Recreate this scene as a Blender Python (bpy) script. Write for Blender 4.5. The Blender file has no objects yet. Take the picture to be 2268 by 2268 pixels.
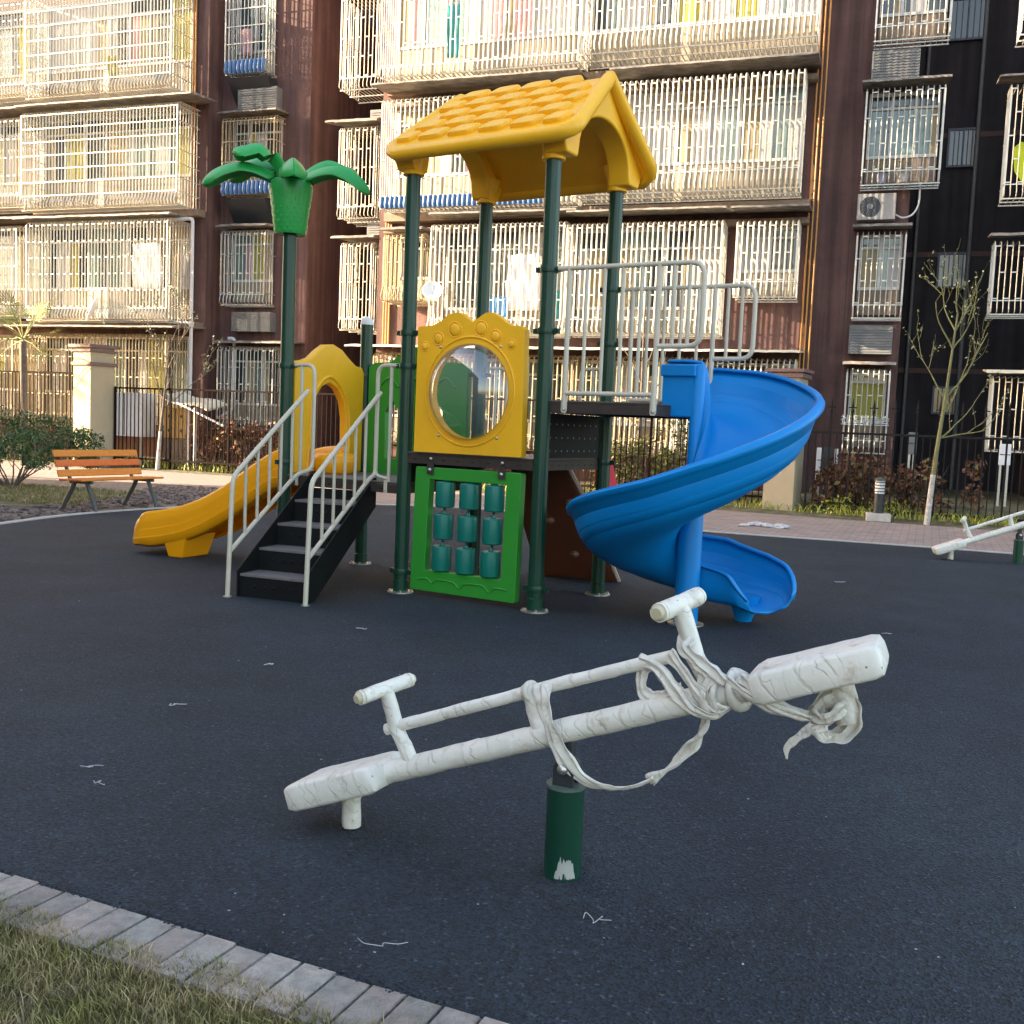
import bpy, bmesh, math, random
import numpy as np
from mathutils import Vector, Matrix, noise
random.seed(7)
R = math.radians
S = bpy.context.scene
COL = S.collection
PI = math.pi

# ------------------------------------------------------------ camera (measured from the photograph)
CAMZ = 1.35; FPX = 2270.0; PITCH = math.atan(186/2270); ROLL = R(2.35)
fw = Vector((0, math.cos(PITCH), -math.sin(PITCH)))
r0 = Vector((1, 0, 0)); u0 = Vector((0, math.sin(PITCH), math.cos(PITCH)))
rt = r0*math.cos(ROLL) + u0*math.sin(ROLL); up = u0*math.cos(ROLL) - r0*math.sin(ROLL)
cam = bpy.data.objects.new('camera', bpy.data.cameras.new('camera')); COL.objects.link(cam)
m = Matrix((rt, up, -fw)).transposed().to_4x4(); m.translation = Vector((0, 0, CAMZ)); cam.matrix_world = m
cam.data.sensor_width = 36; cam.data.lens = 36*FPX/2268; cam.data.clip_start = .05; cam.data.clip_end = 500
S.camera = cam
S.render.resolution_x = S.render.resolution_y = 1024

# ------------------------------------------------------------ world, sun, exposure
SUN_EL, SUN_AZ = R(17), R(4)          # the light travels towards +x, slightly +y
w = bpy.data.worlds.new('World'); S.world = w; w.use_nodes = True
nt = w.node_tree; nt.nodes.clear()
sky = nt.nodes.new('ShaderNodeTexSky'); sky.sky_type = 'NISHITA'; sky.sun_disc = False
sky.sun_elevation = SUN_EL; sky.air_density = 1.0; sky.dust_density = 2.2; sky.ozone_density = 1.0
tosun = Vector((-math.cos(SUN_AZ), -math.sin(SUN_AZ), 0))
sky.sun_rotation = math.atan2(tosun.x, tosun.y)
bg = nt.nodes.new('ShaderNodeBackground'); bg.inputs[1].default_value = .15
wo = nt.nodes.new('ShaderNodeOutputWorld')
wb = nt.nodes.new('ShaderNodeMix'); wb.data_type = 'RGBA'; wb.blend_type = 'MULTIPLY'; wb.inputs[0].default_value = 1; wb.inputs[7].default_value = (1.13, 1.0, .87, 1)
nt.links.new(sky.outputs[0], wb.inputs[6]); nt.links.new(wb.outputs[2], bg.inputs[0]); nt.links.new(bg.outputs[0], wo.inputs[0])
sl = bpy.data.lights.new('sun', 'SUN'); sl.energy = 4.9; sl.angle = R(.5); sl.color = (1, .80, .55)
so = bpy.data.objects.new('sun', sl); COL.objects.link(so)
dirn = Vector((math.cos(SUN_AZ)*math.cos(SUN_EL), math.sin(SUN_AZ)*math.cos(SUN_EL), -math.sin(SUN_EL)))
so.rotation_euler = dirn.to_track_quat('-Z', 'Y').to_euler(); so.location = (-20, 0, 30)
S.view_settings.view_transform = 'Standard'; S.view_settings.look = 'None'
S.view_settings.gamma = 1; S.view_settings.exposure = 2.5
S.render.engine = 'CYCLES'
try:
    S.cycles.max_bounces = 6; S.cycles.transparent_max_bounces = 12
except Exception: pass

# ------------------------------------------------------------ measuring helpers: a pixel of the 2268 px photograph on a known plane
C0 = Vector((0, 0, CAMZ))
def ray(x, y): return fw + rt*((x-1134)/FPX) - up*((y-1134)/FPX)
def G(x, y, z=0):
    d = ray(x, y); return C0 + d*((z-CAMZ)/d.z)
def on_plane(x, y, p, n):
    d = ray(x, y); return C0 + d*((p-C0).dot(n)/d.dot(n))
TH = R(18.9); FA = Vector((-10.5, 26.0, 0)); FU = Vector((math.cos(TH), -math.sin(TH), 0)); FN = Vector((-math.sin(TH), -math.cos(TH), 0))
def UZ(x, y, d=0.0):                     # facade coordinates (along, up) of a pixel, on the plane d in front of the cage line
    q = on_plane(x, y, FA+FN*d, FN); return (q-FA).dot(FU), q.z
def U_(x, y, d=0.0): return UZ(x, y, d)[0]

# ------------------------------------------------------------ materials
MATS = {}
def mat(name, col, rough=.6, metal=0, var=.12, vscale=6, bump=0, bscale=40, spec=.5, second=None, sscale=3, sfac=(.45, .6), extra=None, coat=0, trans=0):
    if name in MATS: return MATS[name]
    m = bpy.data.materials.new(name); m.use_nodes = True; n = m.node_tree.nodes; l = m.node_tree.links
    b = n['Principled BSDF']; b.inputs['Roughness'].default_value = rough; b.inputs['Metallic'].default_value = metal
    b.inputs['Specular IOR Level'].default_value = spec; b.inputs['Coat Weight'].default_value = coat
    tc = n.new('ShaderNodeTexCoord')
    nz = n.new('ShaderNodeTexNoise'); nz.inputs['Scale'].default_value = vscale; nz.inputs['Detail'].default_value = 6; nz.inputs['Roughness'].default_value = .65
    l.new(tc.outputs['Object'], nz.inputs['Vector'])
    mr = n.new('ShaderNodeMapRange'); mr.inputs[1].default_value = .3; mr.inputs[2].default_value = .7
    mr.inputs[3].default_value = 1-var; mr.inputs[4].default_value = 1+var; l.new(nz.outputs[0], mr.inputs[0])
    mul = n.new('ShaderNodeMix'); mul.data_type = 'RGBA'; mul.blend_type = 'MULTIPLY'; mul.inputs[0].default_value = 1
    src = None
    if second:
        n2 = n.new('ShaderNodeTexNoise'); n2.inputs['Scale'].default_value = sscale; n2.inputs['Detail'].default_value = 8; n2.inputs['Roughness'].default_value = .7
        l.new(tc.outputs['Object'], n2.inputs['Vector'])
        r2 = n.new('ShaderNodeMapRange'); r2.inputs[1].default_value = sfac[0]; r2.inputs[2].default_value = sfac[1]; l.new(n2.outputs[0], r2.inputs[0])
        mx = n.new('ShaderNodeMix'); mx.data_type = 'RGBA'; l.new(r2.outputs[0], mx.inputs[0])
        mx.inputs[6].default_value = (*col, 1); mx.inputs[7].default_value = (*second, 1); l.new(mx.outputs[2], mul.inputs[6])
    else: mul.inputs[6].default_value = (*col, 1)
    l.new(mr.outputs[0], mul.inputs[7]); l.new(mul.outputs[2], b.inputs['Base Color'])
    if bump:
        bz = n.new('ShaderNodeTexNoise'); bz.inputs['Scale'].default_value = bscale; bz.inputs['Detail'].default_value = 5
        l.new(tc.outputs['Object'], bz.inputs['Vector'])
        bp = n.new('ShaderNodeBump'); bp.inputs['Strength'].default_value = bump; bp.inputs['Distance'].default_value = .02
        l.new(bz.outputs[0], bp.inputs['Height']); l.new(bp.outputs[0], b.inputs['Normal'])
    if trans: b.inputs['Transmission Weight'].default_value = trans
    if extra: extra(m, n, l, b, tc, mul)
    MATS[name] = m; return m

def island_var(amount=.5, tint=None):
    def f(m, n, l, b, tc, mul):
        g = n.new('ShaderNodeNewGeometry'); mr = n.new('ShaderNodeMapRange'); mr.inputs[3].default_value = 1-amount; mr.inputs[4].default_value = 1+amount
        l.new(g.outputs['Random Per Island'], mr.inputs[0])
        m2 = n.new('ShaderNodeMix'); m2.data_type = 'RGBA'; m2.blend_type = 'MULTIPLY'; m2.inputs[0].default_value = 1
        l.new(mul.outputs[2], m2.inputs[6]); l.new(mr.outputs[0], m2.inputs[7]); last = m2
        if tint:
            rp = n.new('ShaderNodeMath'); rp.operation = 'MULTIPLY'; rp.inputs[1].default_value = 7.31; l.new(g.outputs['Random Per Island'], rp.inputs[0])
            fr = n.new('ShaderNodeMath'); fr.operation = 'FRACT'; l.new(rp.outputs[0], fr.inputs[0])
            gt = n.new('ShaderNodeMath'); gt.operation = 'GREATER_THAN'; gt.inputs[1].default_value = tint[1]; l.new(fr.outputs[0], gt.inputs[0])
            m3 = n.new('ShaderNodeMix'); m3.data_type = 'RGBA'; l.new(gt.outputs[0], m3.inputs[0]); l.new(m2.outputs[2], m3.inputs[6]); m3.inputs[7].default_value = (*tint[0], 1); last = m3
        l.new(last.outputs[2], b.inputs['Base Color'])
    return f

def streaks(m, n, l, b, tc, mul):       # rain-washed vertical stains and faint render joints
    mp = n.new('ShaderNodeMapping'); mp.inputs['Scale'].default_value = (2.2, 2.2, .12); l.new(tc.outputs['Object'], mp.inputs['Vector'])
    nz = n.new('ShaderNodeTexNoise'); nz.inputs['Scale'].default_value = 2.4; nz.inputs['Detail'].default_value = 7; l.new(mp.outputs[0], nz.inputs['Vector'])
    mr = n.new('ShaderNodeMapRange'); mr.inputs[1].default_value = .38; mr.inputs[2].default_value = .66; mr.inputs[3].default_value = .62; mr.inputs[4].default_value = 1.18; l.new(nz.outputs[0], mr.inputs[0])
    m2 = n.new('ShaderNodeMix'); m2.data_type = 'RGBA'; m2.blend_type = 'MULTIPLY'; m2.inputs[0].default_value = 1; l.new(mul.outputs[2], m2.inputs[6]); l.new(mr.outputs[0], m2.inputs[7]); l.new(m2.outputs[2], b.inputs['Base Color'])
def rubber(m, n, l, b, tc, mul):       # black crumb-rubber surface: fine granules, a few pale ones, broad faint wear
    vo = n.new('ShaderNodeTexVoronoi'); vo.inputs['Scale'].default_value = 125; l.new(tc.outputs['Object'], vo.inputs['Vector'])
    sp = n.new('ShaderNodeSeparateColor'); l.new(vo.outputs['Color'], sp.inputs[0])
    mr = n.new('ShaderNodeMapRange'); mr.inputs[1].default_value = 0; mr.inputs[2].default_value = 1; mr.inputs[3].default_value = .3; mr.inputs[4].default_value = 1.8; l.new(sp.outputs[0], mr.inputs[0])
    m2 = n.new('ShaderNodeMix'); m2.data_type = 'RGBA'; m2.blend_type = 'MULTIPLY'; m2.inputs[0].default_value = 1
    l.new(mul.outputs[2], m2.inputs[6]); l.new(mr.outputs[0], m2.inputs[7])
    gt = n.new('ShaderNodeMath'); gt.operation = 'GREATER_THAN'; gt.inputs[1].default_value = .982; l.new(sp.outputs[1], gt.inputs[0])
    m3 = n.new('ShaderNodeMix'); m3.data_type = 'RGBA'; l.new(gt.outputs[0], m3.inputs[0]); l.new(m2.outputs[2], m3.inputs[6]); m3.inputs[7].default_value = (.06, .075, .10, 1)
    l.new(m3.outputs[2], b.inputs['Base Color'])
    bp = n.new('ShaderNodeBump'); bp.inputs['Strength'].default_value = 1; bp.inputs['Distance'].default_value = .009
    l.new(vo.outputs['Distance'], bp.inputs['Height']); l.new(bp.outputs[0], b.inputs['Normal'])

def pavers(m, n, l, b, tc, mul):
    mp = n.new('ShaderNodeMapping'); mp.inputs['Rotation'].default_value = (0, 0, R(22)); l.new(tc.outputs['Object'], mp.inputs['Vector'])
    br = n.new('ShaderNodeTexBrick'); br.inputs['Scale'].default_value = 1; br.inputs['Brick Width'].default_value = .22; br.inputs['Row Height'].default_value = .11; br.inputs['Mortar Size'].default_value = .006
    br.inputs['Color1'].default_value = (.33, .245, .215, 1); br.inputs['Color2'].default_value = (.25, .20, .185, 1); br.inputs['Mortar'].default_value = (.12, .11, .1, 1)
    l.new(mp.outputs[0], br.inputs['Vector']); l.new(br.outputs[0], mul.inputs[6])
    bp = n.new('ShaderNodeBump'); bp.inputs['Strength'].default_value = .4; bp.inputs['Distance'].default_value = .01; bp.invert = True
    l.new(br.outputs[1], bp.inputs['Height']); l.new(bp.outputs[0], b.inputs['Normal'])

def bandage(m, n, l, b, tc, mul):      # wrapped film: slanted creases and brown mud spots
    mp = n.new('ShaderNodeMapping'); mp.inputs['Rotation'].default_value = (.3, .5, .2); l.new(tc.outputs['Object'], mp.inputs['Vector'])
    hs = []
    for sc_, ds_, rt_ in ((3.6, 5, (.3, .6, .2)), (7.5, 6, (1.1, -.4, .8))):
        mp = n.new('ShaderNodeMapping'); mp.inputs['Rotation'].default_value = rt_; l.new(tc.outputs['Object'], mp.inputs['Vector'])
        wv = n.new('ShaderNodeTexWave'); wv.inputs['Scale'].default_value = sc_; wv.inputs['Distortion'].default_value = ds_; wv.inputs['Detail'].default_value = 3; wv.inputs['Detail Scale'].default_value = 1.6
        l.new(mp.outputs[0], wv.inputs['Vector'])
        cr = n.new('ShaderNodeMapRange'); cr.inputs[1].default_value = 0; cr.inputs[2].default_value = .030; l.new(wv.outputs[1], cr.inputs[0]); hs.append(cr)
    p0 = n.new('ShaderNodeMath'); p0.operation = 'MULTIPLY'; l.new(hs[0].outputs[0], p0.inputs[0]); l.new(hs[1].outputs[0], p0.inputs[1])
    mk = n.new('ShaderNodeTexNoise'); mk.inputs['Scale'].default_value = 9; mk.inputs['Detail'].default_value = 2; l.new(tc.outputs['Object'], mk.inputs['Vector'])
    mm_ = n.new('ShaderNodeMapRange'); mm_.inputs[1].default_value = .48; mm_.inputs[2].default_value = .60; l.new(mk.outputs[0], mm_.inputs[0])
    p1 = n.new('ShaderNodeMath'); p1.operation = 'MAXIMUM'; l.new(p0.outputs[0], p1.inputs[0]); l.new(mm_.outputs[0], p1.inputs[1])
    fz_ = n.new('ShaderNodeTexNoise'); fz_.inputs['Scale'].default_value = 24; fz_.inputs['Detail'].default_value = 4; fz_.inputs['Distortion'].default_value = 1.2; l.new(tc.outputs['Object'], fz_.inputs['Vector'])
    pr = n.new('ShaderNodeMath'); pr.operation = 'MULTIPLY_ADD'; l.new(fz_.outputs[0], pr.inputs[0]); pr.inputs[1].default_value = 1.1; l.new(p1.outputs[0], pr.inputs[2])
    bp = n.new('ShaderNodeBump'); bp.inputs['Strength'].default_value = .42; bp.inputs['Distance'].default_value = .004
    l.new(pr.outputs[0], bp.inputs['Height']); l.new(bp.outputs[0], b.inputs['Normal'])
    cm = n.new('ShaderNodeMapRange'); cm.inputs[3].default_value = .72; cm.inputs[4].default_value = 1; l.new(p1.outputs[0], cm.inputs[0])
    cmx = n.new('ShaderNodeMix'); cmx.data_type = 'RGBA'; cmx.inputs[6].default_value = (.30, .25, .18, 1); l.new(cm.outputs[0], cmx.inputs[0]); l.new(mul.outputs[2], cmx.inputs[7]); mul = cmx
    vo = n.new('ShaderNodeTexNoise'); vo.inputs['Scale'].default_value = 55; vo.inputs['Detail'].default_value = 3; l.new(tc.outputs['Object'], vo.inputs['Vector'])
    gt = n.new('ShaderNodeMapRange'); gt.inputs[1].default_value = .70; gt.inputs[2].default_value = .76; l.new(vo.outputs[0], gt.inputs[0])
    m3 = n.new('ShaderNodeMix'); m3.data_type = 'RGBA'; l.new(gt.outputs[0], m3.inputs[0]); l.new(mul.outputs[2], m3.inputs[6]); m3.inputs[7].default_value = (.13, .1, .07, 1)
    l.new(m3.outputs[2], b.inputs['Base Color'])

M = dict(
 rubber=mat('black_rubber', (.0098, .0180, .0295), .8, var=.38, vscale=.9, second=(.0165, .0265, .037), sscale=.8, sfac=(.42, .68), extra=rubber, spec=.42),
 pavers=mat('pink_pavers', (.3, .24, .21), .85, var=.18, vscale=2.5, extra=pavers),
 kerbstone=mat('kerb_brick', (.25, .245, .235), .9, var=.25, vscale=14, bump=.5, bscale=90, second=(.34, .27, .23), sscale=9, sfac=(.4, .62), extra=None),
 concrete=mat('pale_concrete', (.42, .40, .37), .9, var=.2, vscale=8, bump=.3, bscale=60),
 soil=mat('brown_soil', (.13, .10, .085), .95, var=.35, vscale=9, bump=1, bscale=25, second=(.2, .17, .15), sscale=14),
 clod=mat('soil_clod', (.15, .11, .095), .95, var=.4, vscale=20, bump=.6, bscale=60, extra=island_var(.45)),
 turf=mat('turf_base', (.085, .085, .04), .95, var=.35, vscale=7, bump=1, bscale=60, second=(.16, .13, .075), sscale=4),
 blade=mat('grass_blade', (.185, .17, .05), .6, var=.3, vscale=3, second=(.40, .31, .17), sscale=5, sfac=(.45, .62), extra=island_var(.45)),
 yellow=mat('yellow_plastic', (.93, .48, .016), .4, var=.07, vscale=3, bump=.06, bscale=160, spec=.45),
 slide_y=mat('amber_plastic', (.95, .38, .003), .3, var=.03, vscale=3, bump=.05, bscale=160, spec=.5),
 green=mat('green_plastic', (.028, .27, .028), .38, var=.04, vscale=4, bump=.06, bscale=160),
 palm=mat('palm_green_plastic', (.016, .32, .06), .38, var=.04, vscale=4, bump=.08, bscale=120),
 blue=mat('blue_plastic', (.0004, .215, .60), .42, var=.06, vscale=2.5, bump=.05, bscale=150, spec=.28),
 teal=mat('teal_plastic', (.003, .16, .125), .36, var=.05, vscale=8, bump=.05, bscale=150),
 brownp=mat('brown_plastic', (.20, .062, .028), .5, var=.08, vscale=5, bump=.15, bscale=80),
 red=mat('red_plastic', (.60, .02, .05), .4, var=.04),
 post=mat('dark_green_paint', (.005, .045, .026), .34, metal=0, var=.12, vscale=5, coat=.05, spec=.4),
 chip=mat('bare_patch', (.35, .36, .33), .6, var=.2),
 rail=mat('ivory_powder_coat', (.56, .51, .405), .42, var=.06, vscale=9),
 deck=mat('brown_grey_coat', (.05, .038, .031), .55, spec=.25, var=.15, vscale=12, bump=.1, bscale=120),
 decktop=mat('worn_deck_and_hole_light', (.16, .145, .14), .55, var=.15, vscale=12),
 black=mat('black_coat', (.008, .009, .009), .6, var=.2, vscale=14, bump=.15, bscale=90, spec=.2),
 hole=mat('hole_dark', (.004, .004, .004), .9, var=0),
 steel=mat('galvanised_steel', (.55, .55, .53), .35, metal=.9, var=.2, vscale=30),
 wrap=mat('white_wrap', (.70, .675, .61), .48, var=.10, vscale=7, second=(.40, .32, .22), sscale=11, sfac=(.56, .74), extra=bandage),
 wrap2=mat('dirty_wrap', (.58, .55, .48), .6, var=.2, vscale=12, second=(.36, .30, .22), sscale=9, sfac=(.5, .72), extra=bandage),
 slat_a=mat('orange_wood', (.62, .21, .025), .45, var=.12, vscale=20), slat_b=mat('red_orange_wood', (.60, .13, .02), .45, var=.12, vscale=20),
 castiron=mat('grey_green_iron', (.07, .078, .07), .55, var=.15),
 wall=mat('maroon_render', (.125, .063, .056), .85, var=.10, vscale=1.2, bump=.25, bscale=30, second=(.15, .078, .066), sscale=1.5, extra=streaks),
 walldark=mat('maroon_render_dirty', (.10, .062, .058), .9, var=.15, vscale=1.5, bump=.25, bscale=30),
 recess=mat('recess_shade_wall', (.030, .027, .033), .9, var=.3, vscale=1.4, extra=streaks),  # near-black base puts the shade of the recess into the wall colour
 cage=mat('cream_cage_paint', (.62, .585, .51), .4, metal=.3, var=.12, vscale=4),
 cage2=mat('steel_cage', (.46, .46, .43), .4, metal=.45, var=.15, vscale=4),
 cagerust=mat('weathered_cage', (.42, .34, .22), .5, metal=.2, var=.25, vscale=6),
 awning=mat('grey_awning', (.25, .23, .21), .6, metal=.1, var=.35, vscale=2, bump=.2, bscale=20, second=(.14, .09, .06), sscale=1.6, sfac=(.52, .68), extra=streaks),
 aframe=mat('white_aluminium', (.52, .52, .5), .45, var=.06),
 bluesheet=mat('blue_sheet', (.05, .13, .30), .35, var=.12, vscale=12),
 louver=mat('grey_louver', (.14, .145, .15), .6, var=.15),
 glass=mat('window_glass', (.03, .04, .045), .08, var=.1, spec=.8),
 glassg=mat('greenish_glass', (.12, .18, .17), .12, var=.15, spec=.8),
 curtw=mat('white_curtain', (.42, .415, .41), .9, var=.1, vscale=3), curtc=mat('cream_curtain', (.30, .25, .16), .9, var=.12, vscale=3),
 curty=mat('yellow_green_curtain', (.30, .28, .06), .9, var=.12), curtp=mat('pink_cloth', (.42, .25, .26), .9, var=.12),
 tile=mat('cream_tile', (.24, .21, .16), .6, var=.1, vscale=4), parap=mat('brown_panel', (.20, .15, .11), .8, var=.2),
 pipe=mat('orange_pipe', (.50, .22, .04), .38, var=.08), pipew=mat('white_pipe', (.62, .60, .60), .45, var=.08),
 cream=mat('cream_stucco', (.36, .31, .21), .85, var=.06, vscale=3, bump=.15, bscale=60), cap=mat('mauve_cap', (.16, .10, .095), .75, var=.1),
 fence=mat('brown_black_fence', (.012, .007, .006), .85, var=.2, spec=.1),
 fence_d=mat('dark_grey_fence', (.015, .014, .015), .8, var=.2, spec=.15),
 white=mat('white_paint', (.75, .75, .74), .45, var=.05), whiteb=mat('white_box_plastic', (.7, .7, .72), .5, var=.05),
 tan=mat('tan_cabinet', (.42, .27, .09), .6, var=.12), black2=mat('dark_slate', (.02, .024, .03), .5, var=.2),
 leaf=mat('shrub_leaf', (.055, .105, .026), .5, var=.35, vscale=3, extra=island_var(.55)),
 leafy=mat('yellow_green_leaf', (.26, .27, .035), .55, var=.3, vscale=4, extra=island_var(.4)),
 leafd=mat('dry_brown_leaf', (.17, .07, .035), .7, var=.35, vscale=5, extra=island_var(.5, ((.25, .19, .06), .82))),
 leafp=mat('pale_small_leaf', (.22, .25, .13), .6, var=.3, extra=island_var(.4)),
 frond=mat('palm_frond', (.20, .22, .06), .55, var=.3, vscale=4, extra=island_var(.5)),
 hedge=mat('hedge_leaf', (.20, .20, .05), .6, var=.35, vscale=3, extra=island_var(.6, ((.30, .22, .1), .75))),
 bark=mat('olive_bark', (.17, .165, .07), .85, var=.25, vscale=12, bump=.4, bscale=60),
 barkd=mat('grey_brown_bark', (.12, .095, .075), .85, var=.3, vscale=12, bump=.4, bscale=60),
 lime=mat('limewash', (.45, .43, .40), .85, var=.35, vscale=14, second=(.22, .18, .13), sscale=12, sfac=(.5, .65)),
 terracotta=mat('plant_pot', (.3, .3, .42), .7, var=.1), potw=mat('pale_pot', (.5, .45, .42), .7, var=.1),
 litter=mat('white_plastic_litter', (.45, .45, .47), .45, var=.15, vscale=20), roofsh=mat('white_sheet_roof', (.66, .62, .5), .5, var=.1),
 far=mat('brown_block_wall', (.20, .12, .10), .9, var=.1, vscale=.5),
)
def clear_plastic():
    m = bpy.data.materials.new('clear_bubble'); m.use_nodes = True; n = m.node_tree.nodes; l = m.node_tree.links; n.clear()
    o = n.new('ShaderNodeOutputMaterial'); t = n.new('ShaderNodeBsdfTransparent'); t.inputs[0].default_value = (.95, .97, .96, 1)
    g = n.new('ShaderNodeBsdfGlossy'); g.inputs['Roughness'].default_value = .06; g.inputs[0].default_value = (.9, .93, 1, 1)
    tr = n.new('ShaderNodeBsdfDiffuse'); tr.inputs[0].default_value = (.7, .75, .8, 1)
    f = n.new('ShaderNodeFresnel'); f.inputs[0].default_value = 1.35
    a = n.new('ShaderNodeMath'); a.operation = 'MULTIPLY_ADD'; a.inputs[1].default_value = 1.1; a.inputs[2].default_value = .10; l.new(f.outputs[0], a.inputs[0])
    mx = n.new('ShaderNodeMixShader'); l.new(a.outputs[0], mx.inputs[0]); l.new(t.outputs[0], mx.inputs[1]); l.new(g.outputs[0], mx.inputs[2])
    m2 = n.new('ShaderNodeMixShader'); m2.inputs[0].default_value = .07; l.new(mx.outputs[0], m2.inputs[1]); l.new(tr.outputs[0], m2.inputs[2])
    l.new(m2.outputs[0], o.inputs[0]); return m
M['bubble'] = clear_plastic()

# ------------------------------------------------------------ mesh builder
class MB:
    def __init__(s): s.v = []; s.f = []; s.m = []; s.T = None
    def add(s, vs, fs, mi=0):
        o = len(s.v)
        if s.T is not None: vs = [s.T @ Vector(p) for p in vs]
        s.v += [tuple(p) for p in vs]; s.f += [tuple(i+o for i in f) for f in fs]; s.m += [mi]*len(fs); return s
    def box(s, a, b, mi=0, rot=None, piv=None):
        x0, y0, z0 = a; x1, y1, z1 = b
        vs = [Vector(p) for p in ((x0,y0,z0),(x1,y0,z0),(x1,y1,z0),(x0,y1,z0),(x0,y0,z1),(x1,y0,z1),(x1,y1,z1),(x0,y1,z1))]
        if rot is not None:
            c = Vector(piv) if piv else (Vector(a)+Vector(b))/2
            vs = [rot @ (p-c) + c for p in vs]
        return s.add(vs, [(0,3,2,1),(4,5,6,7),(0,1,5,4),(1,2,6,5),(2,3,7,6),(3,0,4,7)], mi)
    def tube(s, pts, r, n=10, mi=0, cap=True, prof=None, closed=False):
        pts = [Vector(p) for p in pts]; k = len(pts); rr = r if hasattr(r, '__len__') else [r]*k
        vs = []; fs = []; t0 = (pts[1]-pts[0]).normalized()
        nx = t0.cross(Vector((0, 0, 1)));
        if nx.length < .05: nx = t0.cross(Vector((1, 0, 0)))
        nx.normalize()
        for i, p in enumerate(pts):
            if closed: t = (pts[(i+1) % k]-pts[i-1]).normalized()
            else: t = (pts[min(i+1, k-1)]-pts[max(i-1, 0)]).normalized()
            nx = (nx - t*nx.dot(t)).normalized(); ny = t.cross(nx)
            for j in range(n):
                a = 2*PI*j/n; q = prof(a, i) if prof else 1
                vs.append(p + (nx*math.cos(a)+ny*math.sin(a))*rr[i]*q)
        for i in range(k if closed else k-1):
            i2 = (i+1) % k
            for j in range(n): fs.append((i*n+j, i*n+(j+1) % n, i2*n+(j+1) % n, i2*n+j))
        if cap and not closed: fs.append(tuple(range(n-1, -1, -1))); fs.append(tuple((k-1)*n+j for j in range(n)))
        return s.add(vs, fs, mi)
    def lathe(s, prof, c=(0, 0, 0), n=24, mi=0, rf=None):
        c = Vector(c); vs = []; fs = []; k = len(prof)
        for i, (r, z) in enumerate(prof):
            for j in range(n):
                a = 2*PI*j/n; q = rf(a) if rf else 1
                vs.append(c+Vector((r*q*math.cos(a), r*q*math.sin(a), z)))
        for i in range(k-1):
            for j in range(n): fs.append((i*n+j, i*n+(j+1) % n, (i+1)*n+(j+1) % n, (i+1)*n+j))
        fs.append(tuple(range(n-1, -1, -1))); fs.append(tuple((k-1)*n+j for j in range(n)))
        return s.add(vs, fs, mi)
    def prism(s, poly, f, t, mi=0):    # poly in 2D, f maps (a, b, depth) to 3D
        n = len(poly); vs = [f(a, b, 0) for a, b in poly]+[f(a, b, t) for a, b in poly]
        return s.add(vs, [tuple(range(n)), tuple(range(2*n-1, n-1, -1))]+[(i, i+n, (i+1) % n+n, (i+1) % n) for i in range(n)], mi)
    def ring(s, outer, inner, f, t, mi=0):   # same-length outlines
        n = len(outer); vs = [f(a, b, 0) for a, b in outer]+[f(a, b, 0) for a, b in inner]+[f(a, b, t) for a, b in outer]+[f(a, b, t) for a, b in inner]
        fs = []
        for i in range(n):
            j = (i+1) % n
            fs += [(i, j, n+j, n+i), (2*n+i, 3*n+i, 3*n+j, 2*n+j), (i, 2*n+i, 2*n+j, j), (n+i, n+j, 3*n+j, 3*n+i)]
        return s.add(vs, fs, mi)
    def disc(s, c, r, nrm, t=.004, n=12, mi=0, dome=0):
        c = Vector(c); nn = Vector(nrm).normalized(); q = nn.to_track_quat('Z', 'Y').to_matrix()
        pr = [(r, 0), (r, t)] if not dome else [(r, 0), (r*.97, t+dome*.3), (r*.8, t+dome*.65), (r*.5, t+dome*.9), (r*.12, t+dome)]
        old = s.T; M4 = Matrix.Translation(c) @ q.to_4x4(); s.T = (old @ M4) if old is not None else M4
        s.lathe(pr, n=n, mi=mi); s.T = old; return s
    def build(s, name, mats, parent=None, smooth=None, bevel=0, solid=0, seg=2, loc=None):
        me = bpy.data.meshes.new(name); me.from_pydata(s.v, [], s.f)
        if not isinstance(mats, (list, tuple)): mats = [mats]
        for q in mats: me.materials.append(q)
        if len(mats) > 1: me.polygons.foreach_set('material_index', s.m)
        if smooth is not None:
            me.polygons.foreach_set('use_smooth', [True]*len(me.polygons)); me.set_sharp_from_angle(angle=R(smooth))
        me.update(); o = bpy.data.objects.new(name, me); COL.objects.link(o)
        if parent is not None: o.parent = parent
        if loc is not None: o.location = loc
        if solid:
            sm = o.modifiers.new('solid', 'SOLIDIFY'); sm.thickness = solid; sm.offset = 0
        if bevel:
            bm = o.modifiers.new('bevel', 'BEVEL'); bm.width = bevel; bm.segments = seg; bm.limit_method = 'ANGLE'; bm.angle_limit = R(40)
        return o
def root(name, loc, rz=0, **k):
    o = bpy.data.objects.new(name, None); COL.objects.link(o); o.location = loc; o.rotation_euler = (0, 0, rz); o.empty_display_size = .3
    return tag(o, **k)
def tag(o, label=None, cat=None, group=None, kind=None):
    if label: o['label'] = label
    if cat: o['category'] = cat
    if group: o['group'] = group
    if kind: o['kind'] = kind
    return o
def ico(mb, c, r, sub=1, jit=0, mi=0, sc=(1, 1, 1)):
    bm = bmesh.new(); bmesh.ops.create_icosphere(bm, subdivisions=sub, radius=1)
    vs = [Vector(c)+Vector((v.co.x*sc[0], v.co.y*sc[1], v.co.z*sc[2]))*r*(1+random.uniform(-jit, jit)) for v in bm.verts]
    bm.verts.index_update(); fs = [tuple(v.index for v in f.verts) for f in bm.faces]; bm.free(); mb.add(vs, fs, mi)
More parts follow.
